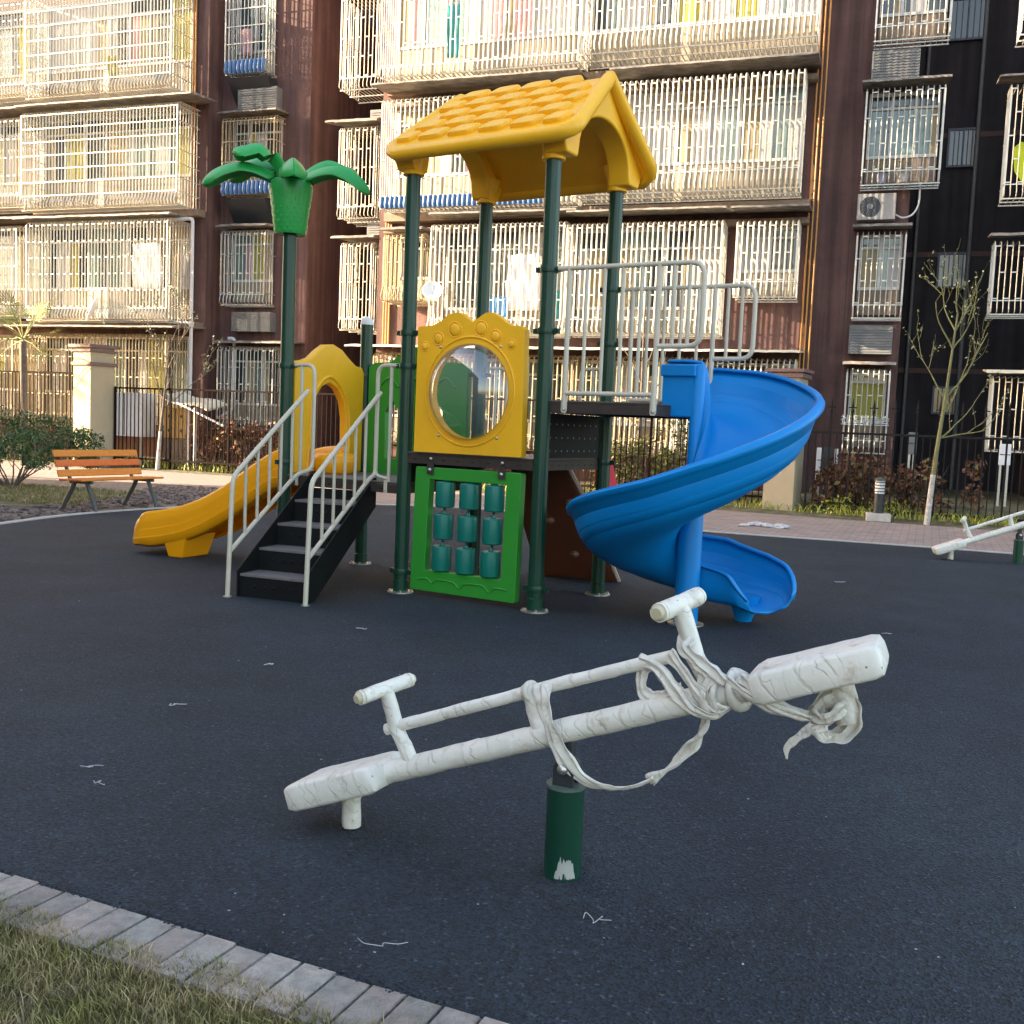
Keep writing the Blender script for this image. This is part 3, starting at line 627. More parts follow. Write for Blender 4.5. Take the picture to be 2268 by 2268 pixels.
for s_, ptx, fx in ((-.34, LW, -1.10), (.34, 0, -.155)):
    mb = MB(); P_ = lambda t, z: st(s_, t, z)
    top = P_(.02, 1.80); cl = Vector((ptx+(.09 if ptx < -.5 else -.09), 0, 1.805))
    mb.tube(bent([P_(1.06, 0), P_(1.02, .90), P_(.02, 1.59)], .07), .0185, 12)
    sgn = 1 if ptx < -.5 else -1
    mb.tube(bent([cl, Vector((top.x, 0, 1.81)), Vector((top.x, 0, .93)), P_(.16, .90), P_(1.035, .345)], .09), .017, 12)
    mb.tube([Vector((fx, 0, 1.80)), Vector((fx, 0, .86))], .015, 10)
    mb.tube(bent([Vector((top.x, 0, 1.05)), Vector((top.x, 0, .92)), Vector((fx, 0, .90))], .08), .014, 10)
    for i in range(5):
        t = .86-i*.155; zt = .90+(1.02-t)/(1.0)*.69; zb = .345+(1.035-t)/.875*.555
        mb.tube([P_(t, zb), P_(t, zt)], .0125, 10)
    h = mb.build('handrail', M['rail'], PS, smooth=50)
    mb = MB(); mb.lathe([(.035, 0), (.035, .006), (.02, .008)], P_(1.06, .001), 16); mb.build('foot_plate', M['steel'], h)
    mb = MB(); mb.box((fx-.017, -.042, .79), (fx+.017, -.034, .89)); mb.disc((fx, -.042, .815), .008, (0, -1, 0), .003, 8, dome=.006, mi=1); mb.build('foot_tab', [M['rail'], M['steel']], h, bevel=.003)
# guard rails of the upper deck
for y, tab in ((-.02, -1), (LY+.02, 1)):
    mb = MB(); q = lambda x, z: Vector((x, y, z))
    mb.tube([q(LX+.09, 2.5)]+bent([q(LX+.10, 2.5), q(2.43, 2.5), q(2.43, 1.945), q(2.11, 1.945)], .10), .018, 12)
    for x, r_ in ((1.42, .018), (2.11, .019)): mb.tube([q(x, 2.5), q(x, 1.50)], r_, 12)
    mb.tube([q(1.42, 1.615), q(2.11, 1.615)], .017, 12)
    for x in (1.56, 1.70, 1.84, 1.98): mb.tube([q(x, 2.5), q(x, 1.615)], .0135, 10)
    for x in (2.22, 2.33): mb.tube([q(x, 2.5), q(x, 1.945)], .0135, 10)
    h = mb.build('guard_rail', M['rail'], PS, smooth=50)
    for x in (1.42, 2.11):
        mb = MB(); y0 = y+tab*.0
        mb.prism([(x-.024, 1.60), (x+.024, 1.60), (x+.024, 1.49), (x+.015, 1.472), (x-.015, 1.472), (x-.024, 1.49)], lambda a, b, d: (a, y-.004+d, b), .008)
        mb.disc((x, y-.004, 1.495), .009, (0, -1, 0), .003, 10, dome=.007, mi=1); mb.build('foot_tab', [M['rail'], M['steel']], h, bevel=.002)
# grab rails at the head of the climbing wall
for x0, s_ in ((LX, -1), (0, 1)):
    mb = MB(); xa = x0+s_*.08; xb = x0+s_*.26; y = LY+.03
    mb.tube(bent([(xa, y, 1.86), (xb, y, 1.86), (xb, y, 1.13)], .07), .015, 10); mb.tube([(x0+s_*.15, y, 1.86), (x0+s_*.15, y, 1.12)], .013, 10)
    mb.build('grab_rail', M['rail'], PS, smooth=50)

# climbing wall on the far side, seen from below
A_, B_, C_, D_ = Vector((.28, LY+.03, 1.06)), Vector((.93, LY+.03, 1.06)), Vector((1.04, LY+.80, .0)), Vector((.31, LY+.66, .0))
nn = (B_-A_).cross(D_-A_).normalized()
def cwp(u, v, k=0): return (A_*(1-u)+B_*u)*(1-v)+(D_*(1-u)+C_*u)*v+nn*k
mb = MB(); NU, NV = 8, 14; vs = []
for i in range(NV+1):
    for j in range(NU+1):
        u, v = j/NU, i/NV; ins = (.17*max(0, 1-v*2.2)**1.6) if True else 0
        uu = ins*.5+u*(1-ins) if v < .45 else u
        vs.append(cwp(uu, v))
mb.add(vs, [(i*(NU+1)+j, i*(NU+1)+j+1, (i+1)*(NU+1)+j+1, (i+1)*(NU+1)+j) for i in range(NV) for j in range(NU)])
cw = mb.build('climbing_wall', M['brownp'], PS, smooth=40, solid=.045, bevel=.008)
for u, v in ((.10, .17), (.42, .47), (.60, .76), (.22, .62), (.80, .30), (.84, .88)):
    mb = MB(); ico(mb, cwp(u, v, .02 if nn.y < 0 else -.02), .045, 2, 0, sc=(1, 1, .8)); mb.build('hold', mat('light_brown_hold', (.30, .15, .10), .5), cw, smooth=60)
mb = MB(); mb.tube([cwp(.93, .0), cwp(1.02, .35), cwp(1.03, 1)], .022, 6); mb.build('side_trim', mat('beige_trim', (.45, .34, .27), .5), cw, smooth=40)
fin = [(0, 0), (.36, -.40), (.40, -.52), (.26, -.40), (.05, -.28), (-.02, -.1)]
mb = MB(); mb.prism([(1.26, 0.90), (1.50, .70), (1.80, .50), (1.68, .80), (1.54, 1.06), (1.42, 1.25), (1.34, 1.30), (1.26, 1.22)], lambda a, b, d: (1.06+d, a, b), .05)
mb.build('side_fin', M['red'], cw, bevel=.012, seg=3)

# straight yellow slide
mb = MB(); c0 = Vector((LW+.02, .53, 0)); c1 = Vector((-3.30, .29, 0))
zc = [(0, .90), (.10, .885), (.2, .83), (.32, .68), (.45, .50), (.58, .36), (.70, .27), (.82, .215), (.92, .185), (.97, .16), (1.0, .10)]
def zat(t):
    for i in range(len(zc)-1):
        if t <= zc[i+1][0]: f = (t-zc[i][0])/(zc[i+1][0]-zc[i][0]); f = f; return zc[i][1]*(1-f)+zc[i+1][1]*f
    return zc[-1][1]
NS = 44; dv = (c1-c0); ac = Vector((-dv.y, dv.x, 0)).normalized(); prof = [(-.24, -.13), (-.285, -.10), (-.298, -.03), (-.292, -.025), (-.292, .05), (-.286, .055), (-.286, .12), (-.282, .19), (-.262, .215), (-.238, .195), (-.225, .10), (-.19, .03), (-.12, .0), (0, -.005), (.12, 0), (.19, .03), (.225, .10), (.238, .195), (.262, .215), (.282, .19), (.286, .12), (.286, .055), (.292, .05), (.292, -.025), (.298, -.03), (.285, -.10), (.24, -.13)]
vs = []
for i in range(NS+1):
    t = i/NS; zz = sum(zat(min(1, max(0, t+q))) for q in (-.03, -.015, 0, .015, .03))/5
    hs = 1 if t < .9 else max(.25, 1-((t-.9)/.1)**2*.75); ws = 1 if t < .93 else 1-((t-.93)/.07)**2*.22
    for a, b in prof: vs.append(c0+dv*t+ac*a*ws+Vector((0, 0, zz+(b*hs if b > 0 else b*(.9 if t < .9 else .9-.5*(t-.9)/.1)))))
n = len(prof); mb.add(vs, [(i*n+j, i*n+j+1, (i+1)*n+j+1, (i+1)*n+j) for i in range(NS) for j in range(n-1)])
for e in (0, NS): mb.add([vs[e*n+j] for j in range(n)], [tuple(range(n))]) if e == NS else None
sy = mb.build('straight_slide', M['slide_y'], PS, smooth=50, solid=.018)
mb = MB(); q = c0+dv*.735
for s_ in (1,):
    T = Matrix.Translation(q) @ Matrix.Rotation(math.atan2(dv.y, dv.x), 4, 'Z'); mb.T = T
    mb.add([(-.085, -.10, 0), (.085, -.10, 0), (.085, .26, 0), (-.085, .26, 0), (-.15, -.14, .22), (.13, -.14, .18), (.13, .29, .18), (-.15, .29, .22)], [(0, 3, 2, 1), (4, 5, 6, 7), (0, 1, 5, 4), (1, 2, 6, 5), (2, 3, 7, 6), (3, 0, 4, 7)])
mb.build('slide_foot', M['slide_y'], sy, bevel=.01)
mb = MB(); mb.T = Matrix.Translation(Vector((LW+.11, .52, 0)))
mb.lathe([(.17, .875), (.20, .90), (.215, 1.0), (.19, 1.05), (.10, 1.07)], (0, 0, 0), 24, rf=None); mb.build('slide_sit_hood', M['slide_y'], sy, smooth=60)

# blue spiral slide
px, py = 2.30, .322; CR = .44
def sp_path():
    P = []
    for i in range(7): P.append((px-.26+.26*i/6, py+CR, 0))
    n = 64
    for i in range(1, n+1): a = PI/2-2*PI*i/n; P.append((px+CR*math.cos(a), py+CR*math.sin(a), i/n))
    x, y = px, py+CR; hd = 0.0
    for i in range(1, 21): hd = -.55*(i/20)**1.3; x += .0265*math.cos(hd); y += .0265*math.sin(hd); P.append((x, y, 1+i/20))
    return P
SPP = sp_path()
def sz(k):
    if k <= 0: return 1.50
    pts_ = [(0, 1.50), (.06, 1.45), (.25, 1.12), (.5, .70), (.75, .34), (.9, .21), (1.0, .155), (1.3, .14), (1.7, .135), (1.9, .13), (2.0, .10)]
    for i in range(len(pts_)-1):
        if k <= pts_[i+1][0]: f = (k-pts_[i][0])/(pts_[i+1][0]-pts_[i][0]); return pts_[i][1]*(1-f)+pts_[i+1][1]*f
    return .11
zs = [sz(p[2]) for p in SPP]; zs = [sum(zs[max(0, min(len(zs)-1, i+q))] for q in range(-3, 4))/7 for i in range(len(zs))]
# cross-section: offset from the centre line (inner side negative) and height above the floor
inner = [(-.40, .46), (-.385, .475), (-.36, .46), (-.352, .40), (-.345, .25), (-.32, .10), (-.26, .03)]
mid = [(-.15, .0), (0, -.01), (.12, .01)]
outer = [(.22, .06), (.30, .125), (.301, .132), (.307, .134), (.35, .21), (.351, .218), (.357, .22), (.385, .31), (.386, .318), (.39, .32), (.41, .385), (.43, .40), (.452, .418), (.455, .44), (.44, .462), (.415, .465), (.395, .445)]
vs = []; n = len(inner)+len(mid)+len(outer)
for i, (x, y, k) in enumerate(SPP):
    a, b = SPP[max(0, i-1)], SPP[min(len(SPP)-1, i+1)]; d = Vector((b[0]-a[0], b[1]-a[1], 0)).normalized(); o_ = Vector((-d.y, d.x, 0))
    def lerp_(tab): return next(a_[1]+(b_[1]-a_[1])*(k-a_[0])/(b_[0]-a_[0]) for a_, b_ in zip(tab, tab[1:]) if k <= b_[0]+1e-9)
    if k <= 0: hi = ho = .80; wi = 1; wo_ = .80
    else:
        ho = lerp_([(0, .80), (.25, .98), (.5, .76), (.75, .80), (1, .86), (1.5, .72), (2, .5)]); wo_ = lerp_([(0, .80), (.25, .93), (.5, .97), (.75, .98), (1, .90), (1.5, .82), (2, .72)])
        hi = lerp_([(0, .80), (.8, .78), (1, .62), (1.5, .56), (2, .45)]); wi = lerp_([(0, 1), (1, 1), (2, .75)])
    if k > 1.7: f = (k-1.7)/.3; hi *= 1-.6*f*f; ho *= 1-.6*f*f; wi *= 1-.30*f**3; wo_ *= 1-.30*f**3
    for a_, b_ in inner: vs.append(Vector((x, y, zs[i]))+o_*a_*wi+Vector((0, 0, b_*hi)))
    for a_, b_ in mid: vs.append(Vector((x, y, zs[i]))+o_*a_+Vector((0, 0, b_)))
    for a_, b_ in outer: vs.append(Vector((x, y, zs[i]))+o_*a_*wo_*(1.0)+Vector((0, 0, b_*ho)))
ns = len(SPP); mb = MB(); mb.add(vs, [(i*n+j, i*n+j+1, (i+1)*n+j+1, (i+1)*n+j) for i in range(ns-1) for j in range(n-1)])
sb = mb.build('spiral_slide', M['blue'], PS, smooth=50, solid=.016)
mb = MB(); mb.lathe([(.086, 0.01), (.086, .95), (.052, 1.15), (.050, 1.83), (.044, 1.845), (.02, 1.85)], (px, py, 0), 36); mb.build('centre_column', M['blue'], sb, smooth=50)
mb = MB(); mb.box((px-.255, py-.045, 1.475), (px+.01, py-.015, 1.83)); mb.box((px-.262, py-.075, 1.76), (px+.0, py-.015, 1.845)); mb.build('entry_side', M['blue'], sb, bevel=.012, seg=3)
mb = MB(); mb.lathe([(.13, 0), (.13, .01), (.1, .014)], (px, py, 0), 28); mb.build('base_flange', M['steel'], sb)
ex = SPP[-7]; mb = MB(); mb.lathe([(.06, 0), (.065, .02), (.08, .06), (.12, .19)], (ex[0]-.08, ex[1]+.06, 0), 20); mb.build('slide_foot', M['blue'], sb, smooth=40)

# plastic palm on the left post
pt = bpy.data.objects.new('palm_top', None); COL.objects.link(pt); pt.parent = PS
mb = MB(); mb.lathe([(.10, 2.90), (.125, 2.895), (.134, 2.92), (.158, 3.10), (.176, 3.22), (.182, 3.28), (.17, 3.33), (.12, 3.36), (.05, 3.37)], (LW, 0, 0), 36)
o = mb.build('palm_trunk', M['palm'], pt, smooth=40)
mb = MB()
for i in range(9):
    z = 2.925+i*.036; r_ = .133+(z-2.92)*.135
    for j in range(16):
        a = 2*PI*(j+.5*(i % 2))/16; c = Vector((LW+r_*math.cos(a), r_*math.sin(a), z)); d = Vector((math.cos(a), math.sin(a), .15)).normalized(); s_ = Vector((-math.sin(a), math.cos(a), 0)); u_ = Vector((0, 0, 1))
        mb.add([c-s_*.02-d*.004, c+u_*.022-d*.004, c+s_*.02-d*.004, c-u_*.022-d*.002, c+d*.004-u_*.008], [(0, 4, 1), (1, 4, 2), (2, 4, 3), (3, 4, 0)])
mb.build('trunk_scales', M['palm'], o)
def leaf(az, L, rise, drop, w_=.10, curl=1.0):
    a = az+R(30.57); d = Vector((math.cos(a), math.sin(a), 0)); s_ = Vector((-d.y, d.x, 0)); n_ = 26; vs = []
    cs = [(-1, -.30), (-1.02, -.16), (-.75, .08), (-.35, .26), (-.07, .38), (0, .30), (.07, .38), (.35, .26), (.75, .08), (1.02, -.16), (1, -.30), (.55, -.30), (0, -.42), (-.55, -.30)]
    P = [Vector((0, 0, 3.22))+d*.06, Vector((0, 0, 3.30+rise*.35))+d*(L*.20), Vector((0, 0, 3.26+rise))+d*(L*.52), Vector((0, 0, 3.24+rise+drop*.25))+d*(L*.80), Vector((0, 0, 3.24+rise+drop))+d*L]
    P = spline(P, 6); n_ = len(P)-1
    for i, p in enumerate(P):
        t = i/n_; tg = (P[min(i+1, n_)]-P[max(i-1, 0)]).normalized(); up_ = s_.cross(tg)*-1
        if up_.z < 0 and t < .4: up_ = -up_
        up_ = tg.cross(s_) if tg.cross(s_).dot(Vector((0, 0, 1)))+tg.cross(s_).dot(d) > 0 else -tg.cross(s_)
        wv = w_*(.62+.38*math.sin(PI*min(1, t*1.3)*.5))*(1 if t < .8 else math.sqrt(max(.02, 1-((t-.8)/.205)**2)))
        for cx, cz in cs: vs.append(Vector((LW, 0, 0))+p+up_*cz*wv*1.0*(1+.05*math.cos(t*40)*(abs(cx) > .4))+s_*cx*wv*.95-up_*wv*.35*abs(cx)**1.5)
    k = len(cs); mb = MB(); mb.add(vs, [(i*k+j, i*k+(j+1) % k, (i+1)*k+(j+1) % k, (i+1)*k+j) for i in range(n_) for j in range(k)]+[tuple(range(k)), tuple(n_*k+j for j in range(k-1, -1, -1))])
    mb.build('palm_leaf', M['palm'], pt, smooth=60)
leaf(R(186), .73, .18, -.15, .096); leaf(R(160), .62, .25, -.12, .092); leaf(R(200), .48, .31, -.03, .100); leaf(R(20), .56, .25, -.03, .094); leaf(R(-10), .69, .17, -.17, .094); leaf(R(-75), .46, .17, -.12, .115); leaf(R(110), .44, .04, -.28, .09)

# ============================================================ SEESAWS
def seesaw(loc, rz, tilt, z0, label, dangling=True):
    r_ = root('seesaw', loc, rz, label=label, cat='seesaw', group='wrapped seesaws on the rubber ground')
    e = Vector((math.cos(tilt), 0, math.sin(tilt))); nrm = Vector((-math.sin(tilt), 0, math.cos(tilt)))
    def q(t, n_, y=0): return Vector((0, y, z0))+e*t+nrm*n_
    rs = random.Random(3)
    def wrapped(pts, rad, name, par, dense=.006, amp=.05, mm='wrap'):
        P = [Vector(p) for p in pts]; out = []
        for i in range(len(P)-1):
            L = (P[i+1]-P[i]).length; k = max(1, int(L/dense)); out += [P[i].lerp(P[i+1], j/k) for j in range(k)]
        out.append(P[-1]); n_ = len(out); tw = rs.uniform(.16, .26); ph_ = rs.uniform(0, 6)
        def prof(a, i):
            h = ((a+i*tw+ph_+.8*math.sin(i*.07)+.25*math.sin(a*2+i*.11)) % (2*PI))/(2*PI); h2 = ((a-i*tw*.63+ph_*2+.5*math.sin(i*.05)) % (2*PI))/(2*PI)
            return 1+amp*(.75*h+.3*h2*(.5+.5*math.sin(i*.045+ph_))+.6*noise.noise(Vector((math.cos(a)*1.6, math.sin(a)*1.6, i*.10+ph_)))-.4)
        mb = MB(); mb.tube(out, rad, 40, prof=prof); return mb.build(name, M[mm], par, smooth=75)
    beam = wrapped([q(-.70, 0), q(.56, 0)], .0365, 'beam', r_, amp=.09)
    wrapped([q(-.62, .137), q(-.30, .139), q(.05, .140), q(.38, .137)], .019, 'top_bar', r_, amp=.14)
    wrapped([q(-.09, 0), q(-.085, .14)], .026, 'strut', r_, amp=.12)
    for t, nm, sg in ((-.580, .26, -1), (.445, .27, 1)):
        h = wrapped([q(t+.02, 0), q(t, .12), q(t, nm)], .024 if sg < 0 else .027, 'handle_post', r_, amp=.13)
        sk = .42 if sg < 0 else .28; hl = .098 if sg < 0 else .112; wrapped([q(t-hl*sk, nm+.005, -hl), q(t+hl*sk, nm+.005, hl)], .023 if sg < 0 else .027, 'handlebar', r_, amp=.10)
        for a_, b_, rr_ in ((-hl-.012, -hl+.012, [.014, .025]), (hl-.012, hl+.012, [.025, .014])):
            mb = MB(); mb.tube([q(t+a_*sk, nm+.005, a_), q(t+b_*sk, nm+.005, b_)], [x*(1 if sg < 0 else 1.15) for x in rr_], 16); mb.build('grip_end', mat('dirty_cream_grip', (.55, .50, .34), .5, var=.2), h, smooth=50)
    for t in (-.832, .765):        # seats: chamfered slabs swaddled in film
        mb = MB(); L, W, H_ = .178, .115, .046; N = 10; rings = []
        prof = [(-L, .50), (-L+.006, .86), (-L+.03, 1), (L-.03, 1), (L-.008, .88), (L, .5)]
        for a, sc in prof:
            ring = []
            for k in range(20):
                th = 2*PI*k/20; cc, ss = math.cos(th), math.sin(th); yy = W*(.55+.45*sc)*(abs(cc)**.22)*(1 if cc > 0 else -1); zz = H_*sc*(abs(ss)**.28)*(1 if ss > 0 else -1)
                jit = 1+.03*noise.noise(Vector((a*14, th*1.3, t*9)))
                ring.append(q(t+a, zz*jit+.005, yy*jit))
            rings.append(ring)
        # subdivide along the length for crinkles
        full = []
        for i in range(len(rings)-1):
            k = 8 if i == 2 else 2
            for j in range(k): full.append([rings[i][m_].lerp(rings[i+1][m_], j/k)+nrm*.0025*noise.noise(Vector((i*3+j*.9, m_*.5, t*5)))*(1 if i == 2 else 0) for m_ in range(20)])
        full.append(rings[-1]); n_ = len(full); vs = [p for r2 in full for p in r2]
        mb.add(vs, [(i*20+j, i*20+(j+1) % 20, (i+1)*20+(j+1) % 20, (i+1)*20+j) for i in range(n_-1) for j in range(20)]+[tuple(range(19, -1, -1)), tuple((n_-1)*20+j for j in range(20))])
        mb.build('seat', M['wrap'], r_, smooth=50)
    fz = q(-.80, -.04); wrapped([(fz.x-.02, 0, fz.z), (fz.x-.02, 0, .006)], [.03]*99 if False else .031, 'bumper_foot', r_, amp=.12, mm='wrap2')
    fz = q(.80, -.045); wrapped([(fz.x, 0, fz.z+.02), (fz.x+.035, 0, fz.z-.10)], .034, 'bumper_foot', r_, amp=.25, mm='wrap2')
    # pivot post, cap plate, fork and bolt
    mb = MB(); mb.lathe([(.057, 0), (.057, .275)], n=40); pp = mb.build('pivot_post', M['post'], r_, smooth=40)
    mb = MB(); mb.lathe([(.060, .275), (.060, .284)], n=40); mb.build('cap_plate', mat('grey_green_cap', (.09, .13, .11), .4), pp, smooth=40)
    if dangling:
        mb = MB(); NA_ = 40; vs = []; a0 = R(-62)
        for i in range(2):
            for k in range(NA_+1):
                f = k/NA_; a = a0+1.15*(f-.5); e_ = min(1, 5*min(f, 1-f)); nz_ = noise.noise(Vector((k*.33, 0, 0))); n2_ = noise.noise(Vector((k*.45, 5, 0)))
                top_ = .012+e_*(.052+.030*nz_); bot_ = .006+.022*max(0, n2_)*e_
                if f > .38 and f < .5: bot_ = max(bot_, .024)
                z = bot_ if i == 0 else max(bot_+.002, top_); vs.append((.0578*math.cos(a), .0578*math.sin(a), z))
        mb.add(vs, [(k, k+1, NA_+1+k+1, NA_+1+k) for k in range(NA_)]); mb.build('chipped_paint', M['chip'], pp)
    mb = MB()
    for y in (-.035, .019):
        pl = [(-.033, .284), (.033, .284), (.033, .335)]+[(.033*math.cos(a), .335+.033*math.sin(a)) for a in [PI*i/10 for i in range(1, 10)]]+[(-.033, .335)]
        mb.prism(pl, lambda a, b, d: (a, y+d, b), .016)
    mb.box((-.02, -.018, .33), (.02, .018, z0-.03)); mb.build('fork', M['black2'], pp, bevel=.003)
    mb = MB(); mb.disc((0, -.036, .338), .017, (0, -1, 0), .004, 16, dome=.013); mb.build('bolt', M['steel'], pp, smooth=50)
    return r_, e, nrm, q
SL = Vector((.198, 3.032, 0)); SRZ = R(-22.92)
ss1, e1, n1, q1 = seesaw(SL, SRZ, R(21.1), .449, 'seesaw swaddled in white wrap nearest the camera, long loose strip hanging under its beam')
# loose strips of wrapping: flat twisted ribbons
SD = Vector((math.cos(SRZ), math.sin(SRZ), 0)); SNm = Vector((-SD.y, SD.x, 0))
def sp(x, y, off=0):             # display pixel (1932 px photograph) to the seesaw's own frame, on the plane off in front of the beam
    k = 2268/1932; d = ray(x*k, y*k); t = ((SL-SNm*off)-C0).dot(SNm)/d.dot(SNm); p = C0+d*t-SL
    return Vector((p.dot(SD), p.dot(SNm), p.z))
def ribbon(pts, w0, tw=.0, name='loose_strip', mm='wrap', th=.18, w1=None, nn=7):
    P = spline(pts, nn); k = len(P); n_ = 14; ph0 = random.uniform(0, 3)
    mb = MB(); vs = []; t0 = (P[1]-P[0]).normalized(); nx = t0.cross(Vector((0, 1, 0))).normalized()
    NW = 10
    for i, p in enumerate(P):        # an open strip: gathered into lengthwise folds, edges curling
        t = (P[min(i+1, k-1)]-P[max(0, i-1)]).normalized(); nx = (nx-t*nx.dot(t)).normalized(); ny = t.cross(nx); f = i/(k-1)
        w_ = (w0 if w1 is None else w0*(1-f)+w1*f)*(1.12+.16*math.sin(i*.37+ph0)+.10*math.sin(i*.9)); ang = tw*f+.3*math.sin(i*.19+ph0); a_, b_ = nx*math.cos(ang)+ny*math.sin(ang), -nx*math.sin(ang)+ny*math.cos(ang)
        for j in range(NW+1):
            u = 2*j/NW-1; fold = (.20+th*.5)*math.sin(u*6.2+ph0*2+i*.09)+(.10+th*.4)*math.sin(u*11+i*.23)-.30*th*u*u*3
            vs.append(p+a_*u*w_*(1+.05*noise.noise(Vector((i*.4, u, ph0))))+b_*w_*(fold*.55+.12*noise.noise(Vector((i*.35, u*2, ph0+3)))))
    mb.add(vs, [(i*(NW+1)+j, i*(NW+1)+j+1, (i+1)*(NW+1)+j+1, (i+1)*(NW+1)+j) for i in range(k-1) for j in range(NW)])
    return mb.build(name, M[mm], ss1, smooth=80, solid=.0018)
ribbon([sp(1022, 1290, .02), sp(1025, 1330, .05), sp(1040, 1380, .055), sp(1065, 1430, .05), sp(1100, 1470, .03), sp(1145, 1487, .02), sp(1190, 1486, .0), sp(1235, 1470, -.02)], .026, .8, w1=.018)
ribbon([sp(1225, 1474, -.02), sp(1270, 1445, -.02), sp(1300, 1412, -.02), sp(1322, 1378, -.01), sp(1334, 1345, .02)], .016, 7, th=.5)
ribbon([sp(1206, 1248, .01), sp(1240, 1262, .035), sp(1270, 1300, .045), sp(1305, 1338, .05), sp(1350, 1352, .045), sp(1385, 1330, .0)], .019, .6)
ribbon([sp(1262, 1232, .02), sp(1285, 1262, .04), sp(1312, 1300, .05), sp(1345, 1335, .05), sp(1372, 1340, .03)], .017, .5)
ribbon([sp(1228, 1245, -.01), sp(1212, 1270, .0), sp(1212, 1302, .01), sp(1235, 1318, .01), sp(1265, 1308, .02), sp(1290, 1300, .03)], .017, .4)
ribbon([sp(1298, 1200, .02), sp(1290, 1222, .035), sp(1312, 1245, .04), sp(1340, 1268, .045), sp(1368, 1290, .05)], .020, 1.0)
ribbon([sp(1340, 1268, .03), sp(1325, 1300, .05), sp(1330, 1330, .05)], .022, .5, mm='wrap2', w1=.016)
ribbon([sp(1368, 1282, .05), sp(1400, 1306, .06), sp(1440, 1330, .07), sp(1485, 1345, .07), sp(1530, 1357, .05)], .014, .8)
ribbon([sp(1395, 1280, .05), sp(1420, 1300, .06), sp(1450, 1322, .065), sp(1500, 1345, .06), sp(1535, 1352, .04)], .016, -.6)
for x in (1345, 1358, 1395): # tight wraps round the beam by the seat
    c = sp(x, 1300+(1380-x)*.28, 0); c = Vector((c.x, 0, .449+c.x*math.tan(R(21.1))))
    mb = MB(); mb.tube([c+(n1*math.cos(a)+Vector((0, 1, 0))*math.sin(a))*.048+e1*.018*math.sin(a+x) for a in [2*PI*i/30 for i in range(30)]], .014, 8, closed=True, prof=lambda a, i: 1+.25*math.sin(a*2+i*.4)); mb.build('wrap_coil', M['wrap'], ss1, smooth=70)
lp = [sp(1540, 1352, .04), sp(1555, 1325, .03), sp(1585, 1312, .02), sp(1605, 1330, .01), sp(1608, 1358, .02), sp(1590, 1385, .03), sp(1562, 1388, .05), sp(1540, 1372, .05)]
ribbon(lp, .024, 1.2, name='wrap_knot', mm='wrap2', th=.45)
ribbon([sp(1530, 1355, .05), sp(1555, 1362, .065), sp(1580, 1350, .06), sp(1595, 1335, .04)], .026, 1.5, name='wrap_knot', mm='wrap2', th=.5)
ribbon([sp(1555, 1362, .05), sp(1525, 1378, .05), sp(1500, 1396, .045), sp(1484, 1412, .04), sp(1484, 1432, .04)], .017, .7, w1=.004)
ribbon([sp(1548, 1366, .05), sp(1556, 1382, .05), sp(1566, 1394, .05)], .016, .3, w1=.006)
c = sp(1003, 1305, .0); c = Vector((c.x, 0, c.z))
mb = MB(); ico(mb, c+e1*-.01, .026, 3, .10, sc=(1.1, 1, 1.15)); mb.tube([c+(n1*math.cos(a)+Vector((0, 1, 0))*math.sin(a))*.027+e1*.01*math.sin(a) for a in [2*PI*i/24 for i in range(24)]], .009, 8, closed=True); mb.build('wrap_knot', M['wrap2'], ss1, smooth=70)
ss2 = seesaw(Vector((5.987, 12.034, 0)), R(-9), R(21.1), .449, 'farther white wrapped seesaw cut off at the right edge of the photo', False)[0]

